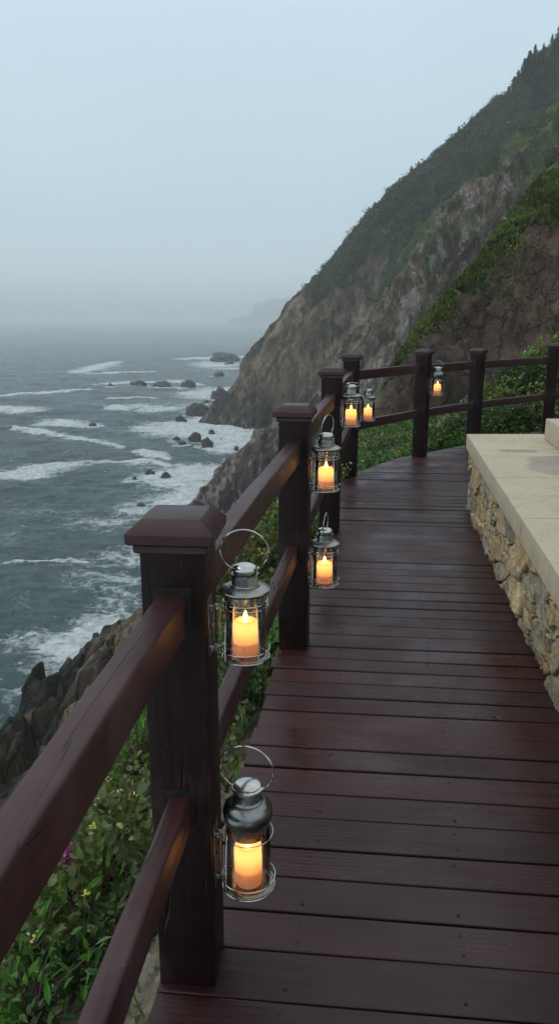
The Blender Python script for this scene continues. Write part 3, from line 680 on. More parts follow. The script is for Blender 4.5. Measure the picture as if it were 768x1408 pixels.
# ------------------------------------------------------------ boardwalk
def build_deck():
    V, F, C, MI = [], [], [], []
    def add(vs, fs, c, mi=0):
        b = len(V); V.extend(vs); C.extend([c] * len(vs)); F.extend([tuple(b + i for i in f) for f in fs]); MI.extend([mi] * len(fs))
    ca, sa = math.cos(PLANK_ROT), math.sin(PLANK_ROT)
    # plank frame: u along the board, w across (towards +y)
    E = [(x * ca + y * sa, -x * sa + y * ca) for x, y in EDGE]      # to plank frame (u,w)
    Ew = np.array([e[1] for e in E]); Eu = np.array([e[0] for e in E])
    o = np.argsort(Ew); Ew, Eu = Ew[o], Eu[o]
    wl = lambda x, y: (x * ca + y * sa, -x * sa + y * ca)
    rnd = random.Random(3); w = .62
    def right_u(w):
        return float(np.interp(w, [0, wl(1.62, 6.08)[1], wl(1.62, 6.08)[1] + .01, 14], [wl(.82, 0)[0] + .5, wl(1.62, 6.08)[0] + .5, 6.5, 6.5]))
    while w < 12.6:
        pw = rnd.choice((.118, .122, .122, .126, .138)); gap = rnd.uniform(.004, .0085)
        u0a, u0b = float(np.interp(w, Ew, Eu)), float(np.interp(w + pw, Ew, Eu)); jit = rnd.uniform(-.006, .01) if w < 7 else 0
        u0a += jit; u0b += jit; u1 = right_u(w)
        if u1 - max(u0a, u0b) > .05:
            th = .034; b = .0045; tint = rnd.random() ** 1.1; tw = rnd.random(); dz = rnd.uniform(-.0022, .0022); tl = rnd.uniform(-.0016, .0016)
            n = 8; vs = []
            prof = [(0, -th), (0, -b), (b * .3, -b * .3), (b, 0), (pw * .5, -.0008 + rnd.uniform(-.0005, .0012)), (pw - b, 0), (pw - b * .3, -b * .3), (pw, -b), (pw, -th)]
            for i in range(n + 1):
                f = i / n
                for (pw_, pz) in prof:
                    g = pw_ / pw; us = (u0a * (1 - g) + u0b * g); uu = us + (u1 - us) * f
                    ww = w + pw_ + .0012 * math.sin(uu * 3 + w * 9)
                    vs.append((uu * ca - ww * sa, uu * sa + ww * ca, pz + dz + tl * (g * 2 - 1) * 1.5 + .0012 * math.sin(uu * 2.1 + w * 31)))
            m = len(prof); fs = []
            for i in range(n):
                for j in range(m - 1): fs.append((i * m + j, (i + 1) * m + j, (i + 1) * m + j + 1, i * m + j + 1))
            fs.append(tuple(range(m))[::-1] if False else tuple(range(m))); fs.append(tuple(n * m + j for j in range(m))[::-1])
            add(vs, fs, (tint, tw, 0))
            for uo in (.30, .72, 1.12):
                for g in (.25, .75):
                    uu = (u0a + u0b) / 2 + uo + rnd.uniform(-.006, .006); ww = w + pw * g; z = dz + .0007 + .0012 * math.sin(uu * 2.1 + w * 31)
                    if uu > u1 - .05: continue
                    p = [((uu + .0052 * math.cos(a)) * ca - (ww + .0052 * math.sin(a)) * sa, (uu + .0052 * math.cos(a)) * sa + (ww + .0052 * math.sin(a)) * ca, z) for a in [i * math.pi / 4 for i in range(8)]]
                    add(p, [tuple(range(8))], (0, 0, 0), 1)
        w += pw + gap
    me = bpy.data.meshes.new('boardwalk'); me.from_pydata(V, [], F)
    a = me.color_attributes.new('Tint', 'FLOAT_COLOR', 'POINT'); a.data.foreach_set('color', np.concatenate([np.array(C), np.ones((len(C), 1))], 1).astype(np.float32).ravel())
    me.polygons.foreach_set('material_index', MI); me.update()
    o = obj('boardwalk', me, [M['deck'], M['screw']]); tag(o, kind='structure')
    # bearers under the boards
    bm = bmesh.new()
    pts = [Vector((x, y, 0)) for x, y in EDGE]
    for a_, b_ in zip(pts[:-1], pts[1:]):
        d = (b_ - a_).normalized(); nrm = Vector((d.y, -d.x, 0))
        q = [a_ + nrm * .05, b_ + nrm * .05, b_ + nrm * .10, a_ + nrm * .10]
        vs = [bm.verts.new((p.x, p.y, z)) for z in (-.12, -.04) for p in q]
        for f in ((0, 1, 2, 3), (7, 6, 5, 4), (0, 4, 5, 1), (1, 5, 6, 2), (2, 6, 7, 3), (3, 7, 4, 0)): bm.faces.new([vs[i] for i in f])
    obj('bearer', bm, M['wood_x'], o)
build_deck()

# ------------------------------------------------------------ railing
PLIFT = [0, 0, .015, .055, .06, .055, .035, .055, .05]
POSTS = [(-.425, -.37, -4, .136), (-.215, 1.527, -5, .136), (.072, 3.415, -9, .136), (.375, 5.40, -11, .138), (.705, 7.46, -14, .146), (1.62, 8.58, -28, .142), (2.44, 9.40, -34, .142), (3.76, 10.5, -20, .146), (5.3, 11.35, -16, .146)]
def box_obj(name, dims, mat, parent, loc, rot=(0, 0, 0), bev=.006, seg=2, jitter=0):
    bm = bmesh.new(); x, y, z = dims; bm_box(bm, -x / 2, x / 2, -y / 2, y / 2, -z / 2, z / 2)
    if bev: bevel_all(bm, bev, seg)
    if jitter:
        cuts = max(4, int(max(dims) / .12)); ax = 0 if x > z else 2
        es = [e for e in bm.edges if abs((e.verts[0].co - e.verts[1].co)[ax]) > max(dims) * .8]
        bmesh.ops.subdivide_edges(bm, edges=es, cuts=cuts, use_grid_fill=True)
        ph = random.uniform(0, 9)
        for v in bm.verts:
            s = v.co[ax]; q = jitter * (math.sin(s * 5 + ph) + .6 * math.sin(s * 13 + ph * 2 + v.co[1] * 30))
            v.co[1] += q; v.co[2 if ax == 0 else 0] += jitter * math.sin(s * 7 + ph * 3)
    o = obj(name, bm, mat, parent); o.location = loc; o.rotation_euler = rot; smooth_angle(o.data, 40)
    return o
def build_railing():
    r = empty('wooden_railing', (.072, 3.415, 0)); tag(r, 'dark maroon timber railing with capped posts and two rails beside the boardwalk', 'railing')
    rl = Vector(r.location)
    for i, (x, y, a, w) in enumerate(POSTS):
        p = box_obj('post', (w, w, 1.13 + .1), M['wood_z'], r, Vector((x, y, 1.13 / 2 - .055)) - rl, (0, 0, R(a)), .007, 2, .0008)
        p.location.z = (1.115 - .1) / 2 + PLIFT[i] / 2
        for v in p.data.vertices: v.co.z *= (1.215 + PLIFT[i]) / 1.23
        bm = bmesh.new(); h = w / 2
        # moulding then chamfered cap
        def rng_(hh, z): return [bm.verts.new((sx * hh, sy * hh, z)) for sx, sy in ((-1, -1), (1, -1), (1, 1), (-1, 1))]
        prof = [(h * .5, 1.084), (h + .006, 1.084), (h + .009, 1.087), (h + .009, 1.100), (h + .006, 1.105), (h + .019, 1.1052), (h + .022, 1.108), (h + .022, 1.127), (h + .020, 1.130), (h - .0075, 1.1535), (h - .0095, 1.1545)]
        rs_ = [rng_(*q) for q in prof]
        for A, B in zip(rs_[:-1], rs_[1:]):
            for q in range(4): bm.faces.new((A[q], A[(q + 1) % 4], B[(q + 1) % 4], B[q]))
        bm.faces.new(rs_[-1]); bm.faces.new(rs_[0][::-1])
        vert_e = [e for e in bm.edges if abs(e.verts[0].co.z - e.verts[1].co.z) > 1e-4 and e.calc_length() > .002]
        bmesh.ops.bevel(bm, geom=vert_e, offset=.0025, segments=2, affect='EDGES')
        c = obj('post_cap', bm, M['wood_cap'], p); c.location = (0, 0, -p.location.z + PLIFT[i]); smooth_angle(c.data, 28)
    rails = []
    for i in range(len(POSTS) - 1):
        (xa, ya, aa, wa), (xb, yb, ab, wb) = POSTS[i], POSTS[i + 1]
        d = Vector((xb - xa, yb - ya, 0)); L = d.length; ang = math.atan2(d.y, d.x)
        for nm, ztop, wd, ht in (('top_rail', .997 + (PLIFT[i] + PLIFT[i + 1]) * .45, .058, .094), ('lower_rail', .52 + (PLIFT[i] + PLIFT[i + 1]) * .2, .046, .09)):
            if i >= 4: wd = .05; ht = .095 if nm == 'top_rail' else .09
            side = Vector((-d.y, d.x, 0)).normalized() * (0 if i < 4 else .0)
            o = box_obj(nm, (L - wa * .8, wd, ht), M['wood_x'], r, Vector(((xa + xb) / 2, (ya + yb) / 2, ztop - ht / 2)) + side - rl, (0, 0, ang), .009, 3, .0013)
            for (px_, py_, pa, pw, s) in ((xa, ya, aa, wa, 1), (xb, yb, ab, wb, -1)):
                # near-black slab on the post face, painting the shade of a rail housing
                u = d.normalized() * s; 
                loc_dir = Matrix.Rotation(-R(pa), 3, 'Z') @ u
                ax = 0 if abs(loc_dir.x) > abs(loc_dir.y) else 1; sg = 1 if loc_dir[ax] > 0 else -1
                tt = (pw / 2) / abs(loc_dir[ax]); off = loc_dir * tt
                n = Vector((sg, 0, 0)) if ax == 0 else Vector((0, sg, 0)); wv = Matrix.Rotation(R(pa), 3, 'Z') @ (off)
                dims = (.004, wd / max(abs(loc_dir[ax]), .5) + .022, ht + .018) if ax == 0 else (wd / max(abs(loc_dir[ax]), .5) + .022, .004, ht + .018)
                box_obj('mortise_shade', dims, M['mortise_shade'], r, Vector((px_, py_, ztop - ht / 2 + .004)) + wv - rl, (0, 0, R(pa)), 0)
    # bolts near the tops of the third and fourth posts
    for (i, dx, z, face) in ((3, .02, 1.02, -1), (4, .02, 1.03, -1), (3, .02, .46, -1)):
        x, y, a, w = POSTS[i]; bm = bmesh.new(); lathe(bm, [(0, .006), (.006, .0055), (.010, .002), (.0105, 0)], 16)
        o = obj('bolt', bm, M['chrome'], r); q = Matrix.Rotation(R(a), 3, 'Z') @ Vector((dx, -w / 2 - .0002, 0)); o.location = Vector((x, y, z)) + q - rl; o.rotation_euler = (R(90), 0, R(a))
        smooth_angle(o.data)
build_railing()

# ------------------------------------------------------------ low rubble wall with coping
def build_wall():
    ax, ay = 1.565, 6.08; sl = .1295
    d = Vector((-sl, -1, 0)).normalized(); nrm = Vector((d.y, -d.x, 0))   # nrm points to the walkway (-x)
    if nrm.x > 0: nrm = -nrm
    r = empty('stone_wall', (ax, ay, 0)); tag(r, 'low rubble stone seat wall with pale limestone coping beside the boardwalk', 'wall')
    L, Hh = 6.4, .513
    us = np.concatenate([np.arange(-.0, 4.6, .006), np.arange(4.6, L, .05)]); vs = np.arange(-.10, Hh + .001, .006)
    u, v = np.meshgrid(us, vs, indexing='ij'); sh = u.shape; u = u.ravel(); v = v.ravel()
    wu = u + fbm(u, v, .16, 3, 501) * .05; wv_ = v + fbm(u, v, .16, 3, 502) * .035
    f1, f2, cid, ox, oy = worley(wu / .31 + wv_ * 1.7, wv_ / .17 - wu * .8, 77)
    g1, g2, cid2, ox2, oy2 = worley(wu / .15, wv_ / .075, 78)
    split = cid > .66
    e = np.where(split, np.minimum((f2 - f1) * .14, (g2 - g1) * .08), (f2 - f1) * .14)
    ci = np.where(split, (cid * 7.3 + cid2 * 3.1) % 1, cid)
    oxx = np.where(split, ox2 * .1, ox * .17); oyy = np.where(split, oy2 * .07, oy * .11)
    c1 = (ci * 91.7) % 1; c2_ = (ci * 47.3) % 1; c3_ = (ci * 23.9) % 1
    dep = sstep(.0, .008, e) * .030 + (c1 - .5) * .024 * sstep(.002, .02, e) + oxx * (c2_ - .5) * .35 * sstep(.002, .02, e) + oyy * (c3_ - .5) * .5 * sstep(.002, .02, e)
    dep = dep + fbm(u, v, .05, 4, 511, .6) * .009 + (ridged(u + c1 * 9, v + c2_ * 9, .09, 4, 512) - .6) * .018
    dep = dep * sstep(-.02, .01, u + .02)
    base = np.array(ax) ; P = np.stack([ax + d.x * u + nrm.x * (dep - .03), ay + d.y * u + nrm.y * (dep - .03), v + u * 0], 1)
    pal = 1.1 * np.array([(.33, .265, .16), (.38, .26, .12), (.31, .26, .165), (.42, .32, .18), (.24, .205, .14), (.40, .25, .095), (.29, .24, .15), (.40, .36, .27)])
    cc = pal[(ci * 997).astype(int) % 8] * (.8 + .4 * c2_)[:, None]
    j = sstep(.010, .002, e); cc = cc * (1 - j)[:, None] + np.array((.085, .075, .055)) * j[:, None]
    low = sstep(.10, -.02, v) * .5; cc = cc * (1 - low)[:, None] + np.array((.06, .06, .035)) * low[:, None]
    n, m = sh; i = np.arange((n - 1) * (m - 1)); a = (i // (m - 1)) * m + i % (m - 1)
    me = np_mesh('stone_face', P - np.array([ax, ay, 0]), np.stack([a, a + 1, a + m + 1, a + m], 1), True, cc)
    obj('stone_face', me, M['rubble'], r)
    # solid core behind the face
    bm = bmesh.new(); q = [Vector((0, 0, 0)) - nrm * .028, d * L - nrm * .028, d * L - nrm * 2.4, Vector((2.35, 0, 0))]
    q[0].y = -.012; q[3].y = -.012
    V = [bm.verts.new((p.x, p.y, z)) for z in (-.16, Hh - .004) for p in q]
    for f in ((0, 1, 2, 3), (7, 6, 5, 4), (0, 4, 5, 1), (1, 5, 6, 2), (2, 6, 7, 3), (3, 7, 4, 0)): bm.faces.new([V[i] for i in f])
    bmesh.ops.recalc_face_normals(bm, faces=bm.faces)
    k = N('wall_core_mortar'); mm = k.done(k.pbr(Base_Color=k.mix(k.noise(k.coord('Object'), 12, 5), (.2, .18, .14), (.34, .3, .23)), Roughness=.9)); obj('wall_core', bm, mm, r)
    # coping slabs
    cuts = [6.10, 5.35, 4.37, 3.43, 2.46, 1.5, .5, -.4]; X = lambda y: 1.53 - .144 * (6.10 - y)
    for y1, y0 in zip(cuts[:-1], cuts[1:]):
        bm = bmesh.new(); g = .0045
        q = [(X(y0 + g), y0 + g), (X(y0 + g) + 2.1, y0 + g), (X(y1 - g) + 2.1, y1 - g), (X(y1 - g), y1 - g)]
        V = [bm.verts.new((x - ax, y - ay, z)) for z in (Hh, .63) for x, y in q]
        for f in ((3, 2, 1, 0), (4, 5, 6, 7), (0, 1, 5, 4), (1, 2, 6, 5), (2, 3, 7, 6), (3, 0, 4, 7)): bm.faces.new([V[i] for i in f])
        bevel_all(bm, .005, 3); o = obj('coping_slab', bm, M['coping'], r); smooth_angle(o.data, 40)
    # raised block standing on the coping
    bm = bmesh.new(); q = [(2.085, 3.2), (3.3, 3.2), (3.3, 5.80), (2.085 + .03, 5.80)]
    q = [(1.66, 2.6), (2.9, 2.6), (3.4, 5.80), (2.06, 5.80)]
    V = [bm.verts.new((x - ax, y - ay, z)) for z in (.6325, .795) for x, y in q]
    for f in ((3, 2, 1, 0), (4, 5, 6, 7), (0, 1, 5, 4), (1, 2, 6, 5), (2, 3, 7, 6), (3, 0, 4, 7)): bm.faces.new([V[i] for i in f])
    bevel_all(bm, .008, 3); o = obj('upper_block', bm, M['coping'], r); smooth_angle(o.data, 40)
build_wall()
print('wall', time.time() - T0)

# ------------------------------------------------------------ lanterns
def set_smooth(o): smooth_angle(o.data, 40); return o
def lantern_parts(style, handle):
    """returns list of (name, parent index or None, mesh, material)"""
    P = []
    def fin(nm, bm, mat, parent=None):
        me = bpy.data.meshes.new(nm); bm.to_mesh(me); bm.free(); smooth_angle(me, 35); me.materials.append(mat); P.append((nm, parent, me)); return len(P) - 1
    bm = bmesh.new(); lathe(bm, [(0, 0), (.046, 0), (.049, .002), (.049, .007), (.046, .009), (.040, .0095), (0, .0095)], 48); fin('base_tray', bm, M['dark_metal'])
    # glass: a thin tube
    if style == 'A': gp = [(.0425, .0100), (.0425, .120), (.040, .133)]
    else: gp = [(.0420, .0100), (.0420, .126), (.038, .137)]
    bm = bmesh.new(); lathe(bm, gp, 48); fin('glass', bm, M['glass'])
    # wire cage
    bm = bmesh.new(); ring(bm, .0515, .024, .0012); ring(bm, .0505, .0045, .0013)
    ring(bm, .0475, .121, .0011); 
    if style == 'A': ring(bm, .047, .131, .0012)
    for q in range(4):
        a = R(40 + 90 * q); tube(bm, [(.0505 * math.cos(a), .0505 * math.sin(a), .003), (.0515 * math.cos(a), .0515 * math.sin(a), .024), (.0475 * math.cos(a), .0475 * math.sin(a), .121), (.0455 * math.cos(a), .0455 * math.sin(a), .136)], .0011, 6)
    fin('wire_cage', bm, M['chrome'])
    # metal top
    bm = bmesh.new()
    if style == 'A':
        lathe(bm, [(.0405, .134), (.0435, .134), (.0445, .136)], 48)
        # slotted collar: solid sectors with openings between
        for q in range(14):
            a0 = 2 * math.pi * q / 14; pts = [a0 + t * (2 * math.pi / 14) * .68 / 4 for t in range(5)]
            vs = []
            for t in pts:
                for rr_, z in ((.0405, .136), (.0445, .136), (.0465, .1505), (.0425, .1505)): vs.append(bm.verts.new((rr_ * math.cos(t), rr_ * math.sin(t), z)))
            for s in range(4):
                for e in range(4): bm.faces.new((vs[s * 4 + e], vs[s * 4 + (e + 1) % 4], vs[s * 4 + 4 + (e + 1) % 4], vs[s * 4 + 4 + e]))
            bm.faces.new(vs[0:4][::-1]); bm.faces.new(vs[-4:])
        lathe(bm, [(.038, .150), (.050, .150), (.0525, .1525), (.0535, .156), (.0525, .1585), (.045, .1625), (.034, .1655), (.0315, .1665), (.0325, .168), (.0315, .1695), (.0285, .1700), (.0275, .188), (.0285, .1895), (.0285, .191), (.0250, .192)], 48)
        lathe(bm, [(.0225, .191), (.0225, .2005)], 40)
        lid = bmesh.new(); lathe(lid, [(.020, .1995), (.0265, .1995), (.0275, .2015), (.0270, .2045), (.0235, .2085), (.012, .2115), (0, .2125)], 48); htop = .2025; hr = .0275
        inner = (.030, .0225)
    else:
        lathe(bm, [(.0335, .118), (.0345, .118), (.0365, .134), (.0400, .141), (.0440, .150), (.0468, .160), (.0474, .168), (.0455, .177), (.0400, .184), (.0330, .1885), (.0290, .190), (.0300, .1915), (.0290, .193), (.0265, .1945), (.0235, .212), (.0225, .214)], 48)
        lid = bmesh.new(); lathe(lid, [(.0200, .213), (.0285, .213), (.0300, .215), (.0290, .2185), (.0255, .2205), (.0250, .2225), (.018, .2255), (0, .2265)], 48); htop = .217; hr = .029
    fin('metal_top', bm, M['dark_metal'] if style == 'B' else M['metal'])
    fin('chimney_lid', lid, M['chrome'])
    bm = bmesh.new(); lathe(bm, [(.0218, .1905), (.0218, .201)] if style == 'A' else [(.0222, .211), (.0218, .2165)], 32); fin('chimney_opening', bm, M['mortise_shade'])
    # carrying ring
    tilt, yaw, hs = handle; bm = bmesh.new(); Rr = .0465 * hs; n = 44; a0 = math.asin(min(hr / Rr, .98)); pts = []
    for q in range(n + 1):
        a = -math.pi / 2 + a0 + (2 * math.pi - 2 * a0) * q / n
        X = Rr * math.cos(a); Z = Rr * math.sin(a) + Rr * math.cos(a0)
        pts.append(Vector((X, -Z * math.sin(tilt), Z * math.cos(tilt))))
    pts = [Matrix.Rotation(yaw, 3, 'Z') @ p + Vector((0, 0, htop)) for p in pts]; tube(bm, pts, .0016, 8)
    for s in (-1, 1):
        c = Matrix.Rotation(yaw, 3, 'Z') @ Vector((s * hr, 0, 0)); bmesh.ops.create_icosphere(bm, subdivisions=2, radius=.0034, matrix=Matrix.Translation(c + Vector((0, 0, htop))))
    fin('handle', bm, M['chrome'])
    # candle: a hollow wax shell lit from inside
    r0 = .0275; hc = .083 if style == 'A' else .088
    bm = bmesh.new(); prof = [(0, .0105), (r0 - .001, .0105), (r0, .0125)] + [(r0, .0125 + (hc - .018) * t / 6) for t in range(1, 7)] + [(r0 - .001, hc - .001), (r0 - .0045, hc + .003), (r0 - .010, hc + .0035), (r0 - .018, hc + .001), (.004, hc - .001), (0, hc - .001)]
    lathe(bm, prof, 40); lathe(bm, [(0, hc * .50), (r0 - .0006, hc * .47)], 40)  # inner disc added to block the inner light from the lower wax
    cnd = fin('candle', bm, M['wax'])
    bm = bmesh.new(); lathe(bm, [(0, hc - .001), (.0028, hc + .001), (.0056, hc + .006), (.0060, hc + .010), (.0042, hc + .016), (.0020, hc + .022), (0, hc + .026)], 20); fin('flame', bm, M['flame'], cnd)
    bm = bmesh.new(); tube(bm, [(0, 0, hc - .003), (.0003, 0, hc + .004)], .0008, 6); fin('wick', bm, M['mortise_shade'], cnd)
    return P, hc
def bracket_mesh(gap, h0=.015, h1=.125):
    """plate on the post face at x=-gap, two arms to the cage"""
    bm = bmesh.new()
    t = bmesh.new(); bm_box(t, -gap, -gap + .0025, -.021, .021, h0 - .012, h1 + .012); bevel_all(t, .0008, 1)
    me = bpy.data.meshes.new('x'); t.to_mesh(me); bm.from_mesh(me); t.free(); bpy.data.meshes.remove(me)
    for (z, yy) in ((h1 - .005, -.013), (h0 + .012, -.013)):
        tube(bm, [(-gap + .001, yy, z), (-gap + .022, yy, z + .001), (-.058, -.006, z), (-.0475, 0, z)], .0034, 8)
        tube(bm, [(-gap + .016, yy, z - .006), (-gap + .016, yy, z + .006)], .0055, 10)
        bmesh.ops.create_icosphere(bm, subdivisions=2, radius=.0042, matrix=Matrix.Translation((-gap + .005, -.004, z - .012)))
    z = (h0 + h1) / 2
    bmesh.ops.create_icosphere(bm, subdivisions=2, radius=.0048, matrix=Matrix.Translation((-gap + .006, .002, z)))
    tube(bm, [(-gap + .012, -.013, h0 + .01), (-gap + .012, -.013, h1 - .004)], .0018, 8)
    tube(bm, [(-.053, -.004, h0 + .012), (-.056, -.004, (h0 + h1) / 2), (-.053, -.004, h1 - .005)], .0016, 8)
    return bm
LANTERNS = [  # post, z base, scale, style, handle (tilt, yaw, size), gap from the post face (m), offset in y, label
    (1, .842, 1.00, 'A', (.25, .05, 1.08), .078, -.03, 'bright silver candle lantern with slotted collar high on the nearest capped post'),
    (1, .262, 1.20, 'B', (.12, -.1, 1.1), .078, -.03, 'dark domed candle lantern low on the nearest post above the deck'),
    (2, .778, 1.27, 'A', (.1, 1.15, .9), .078, -.02, 'candle lantern fixed high on the second post, its ring handle upright'),
    (2, .318, 1.33, 'A', (.05, 1.45, .8), .078, -.02, 'candle lantern fixed low on the second post near the deck boards'),
    (3, .800, 1.40, 'A', (1.2, .2, .8), .075, -.05, 'candle lantern on the third post with its ring handle folded down'),
    (4, .560, 1.5, 'A', (.0, .9, .8), .10, .0, 'candle lantern on the fourth post hanging before the hillside'),
    (5, .700, 1.42, 'B', (.0, .1, .75), .10, .0, 'farthest candle lantern, small, on the fifth post at the bend of the railing')]
LIGHT_W = .17
def build_lanterns():
    for (pi, z, s, st, hd, gap, oy, lab) in LANTERNS:
        x, y, a, w = POSTS[pi]; q = Matrix.Rotation(R(a), 3, 'Z') @ Vector((w / 2 + gap, oy, 0))
        r = empty('candle_lantern', (x + q.x, y + q.y, z), R(a)); tag(r, lab, 'lantern', 'candle lanterns fixed to the railing posts')
        parts, hc = lantern_parts(st, hd); made = []
        for nm, par, me in parts:
            o = bpy.data.objects.new(nm, me); link(o, r if par is None else made[par]); made.append(o)
            if par is None: o.scale = (s, s, s)
        bm = bracket_mesh(gap / s - .0004)
        o = obj('wall_bracket', bm, M['dark_metal'], r); o.scale = (s, s, s); smooth_angle(o.data, 40)
        for nm, zz, pw, rad in (('flame_light', hc + .012, .12, .004), ('candle_glow', hc * .88, .46, .007)):
            l = bpy.data.lights.new(nm, 'POINT'); l.color = (1, .50, .17) if nm == 'flame_light' else (1, .57, .22); l.energy = LIGHT_W * pw * s * s; l.shadow_soft_size = rad * s
            lo = bpy.data.objects.new(nm, l); link(lo, r); lo.location = (0, 0, zz * s)
build_lanterns()

# ------------------------------------------------------------ plants
LEAF_ROUND = (np.array([(0, 0, 0), (-.34, .28, .06), (-.40, .68, .08), (0, 1, .0), (.40, .68, .08), (.34, .28, .06), (0, .5, -.03)]), np.array([(0, 6, 2, 1), (6, 3, 2, 2), (0, 5, 4, 6), (6, 4, 3, 3)]))
LEAF_LONG = (np.array([(0, 0, 0), (-.13, .3, .03), (-.12, .65, .02), (0, 1, -.10), (.12, .65, .02), (.13, .3, .03)]), np.array([(0, 3, 2, 1), (0, 5, 4, 3)]))
LEAF_ROUND = (LEAF_ROUND[0][:6], np.array([(0, 3, 2, 1), (0, 5, 4, 3)]))
def leaf_mesh(name, pos, direc, size, colr, tmpl, rs, roll=.7):
    T, F = tmpl; n = len(pos)
    d = direc / np.maximum(np.linalg.norm(direc, axis=1, keepdims=True), 1e-6)
    up = np.tile(np.array([0, 0, 1.0]), (n, 1)) + rs.normal(0, roll * .5, (n, 3))
    s = np.cross(d, up); s /= np.maximum(np.linalg.norm(s, axis=1, keepdims=True), 1e-6); u = np.cross(s, d)
    V = pos[:, None] + size[:, None, None] * (T[None, :, 0:1] * s[:, None] + T[None, :, 1:2] * d[:, None] + T[None, :, 2:3] * u[:, None])
    k = len(T); Fa = (F[None] + (np.arange(n) * k)[:, None, None]).reshape(-1, F.shape[1])
    C = np.repeat(colr, k, axis=0)
    return np_mesh(name, V.reshape(-1, 3), Fa, False, C)
def palette(n, cols, rs, var=.3):
    c = np.array(cols)[rs.integers(0, len(cols), n)]; return c * (1 + rs.uniform(-var, var, (n, 1))) * (1 + rs.uniform(-.12, .12, (n, 3)))
GREENS = {'mid': [(.045, .085, .022), (.035, .07, .018), (.06, .11, .03), (.09, .13, .04)],
          'olive': [(.095, .125, .045), (.13, .16, .055), (.065, .095, .032), (.19, .21, .09)],
          'yellow': [(.20, .22, .065), (.13, .17, .045), (.09, .13, .035), (.16, .13, .055)],
          'fresh': [(.06, .15, .025), (.08, .19, .03), (.045, .11, .02), (.11, .22, .05)],
          'dark': [(.022, .05, .015), (.03, .065, .02), (.04, .08, .022), (.02, .04, .015)],
          'dry': [(.16, .12, .07), (.12, .085, .05), (.08, .085, .035), (.20, .16, .09)]}
def shrub(name, label, cat, x, y, rad, h, size, pal, nclump, nleaf, seed, tm=LEAF_ROUND, group=None, flowers=None, dz=0, squash=.8, fcol=(.75, .70, .32)):
    rs = np.random.default_rng(seed); z0 = hz(x, y) + dz
    r = empty(name, (x, y, z0)); tag(r, label, cat, group)
    a = rs.uniform(0, 2 * np.pi, nclump); el = np.arcsin(rs.uniform(-.15, 1, nclump)); rr = rs.uniform(.45, 1.08, nclump) ** .6 * (1 + .25 * np.sin(a * 3 + seed))
    c = np.stack([np.cos(a) * np.cos(el) * rad * rr, np.sin(a) * np.cos(el) * rad * rr * squash, np.maximum(np.sin(el), -.05) * h * rr], 1)
    # follow the ground under it
    gz = height(c[:, 0] + x, c[:, 1] + y) - z0 + dz; c[:, 2] += np.clip(gz, -.8, .6)
    nrm = c / np.maximum(np.linalg.norm(c, axis=1, keepdims=True), 1e-6) + np.array([0, 0, .5])
    idx = np.repeat(np.arange(nclump), nleaf); n = len(idx)
    d = nrm[idx] + rs.normal(0, .75, (n, 3)); d /= np.linalg.norm(d, axis=1, keepdims=True)
    pos = c[idx] + rs.normal(0, size * .45, (n, 3)) - nrm[idx] * rs.uniform(0, size * 1.5, (n, 1))
    cc = palette(n, GREENS[pal], rs, .3) * (.7 + .6 * rs.random(nclump))[idx][:, None]
    sz_ = size * rs.uniform(.6, 1.25, n)
    if flowers:
        kf = rs.choice(nclump, min(flowers, nclump), replace=False); fi = np.repeat(kf, 7); nf = len(fi)
        fd = nrm[fi] * 1.2 + rs.normal(0, .7, (nf, 3)); fp = c[fi] + nrm[fi] * size * .5 + rs.normal(0, .006, (nf, 3))
        pos = np.concatenate([pos, fp]); d = np.concatenate([d, fd]); sz_ = np.concatenate([sz_, size * .42 * rs.uniform(.7, 1.2, nf)]); cc = np.concatenate([cc, palette(nf, [fcol], rs, .2)])
    obj('foliage', leaf_mesh('foliage', pos, d, sz_, cc, tm, rs), M['leaf'], r)
    bm = bmesh.new()
    for i in range(0, nclump, max(1, nclump // 26)):
        e = Vector(c[i]); tube(bm, [(rs.uniform(-.1, .1) * rad, rs.uniform(-.1, .1) * rad, -.06), e * .5 + Vector((0, 0, .03)), e], .003, 5, False, [.005, .003, .0014])
    obj('stem', bm, M['stem'], r)
    return r
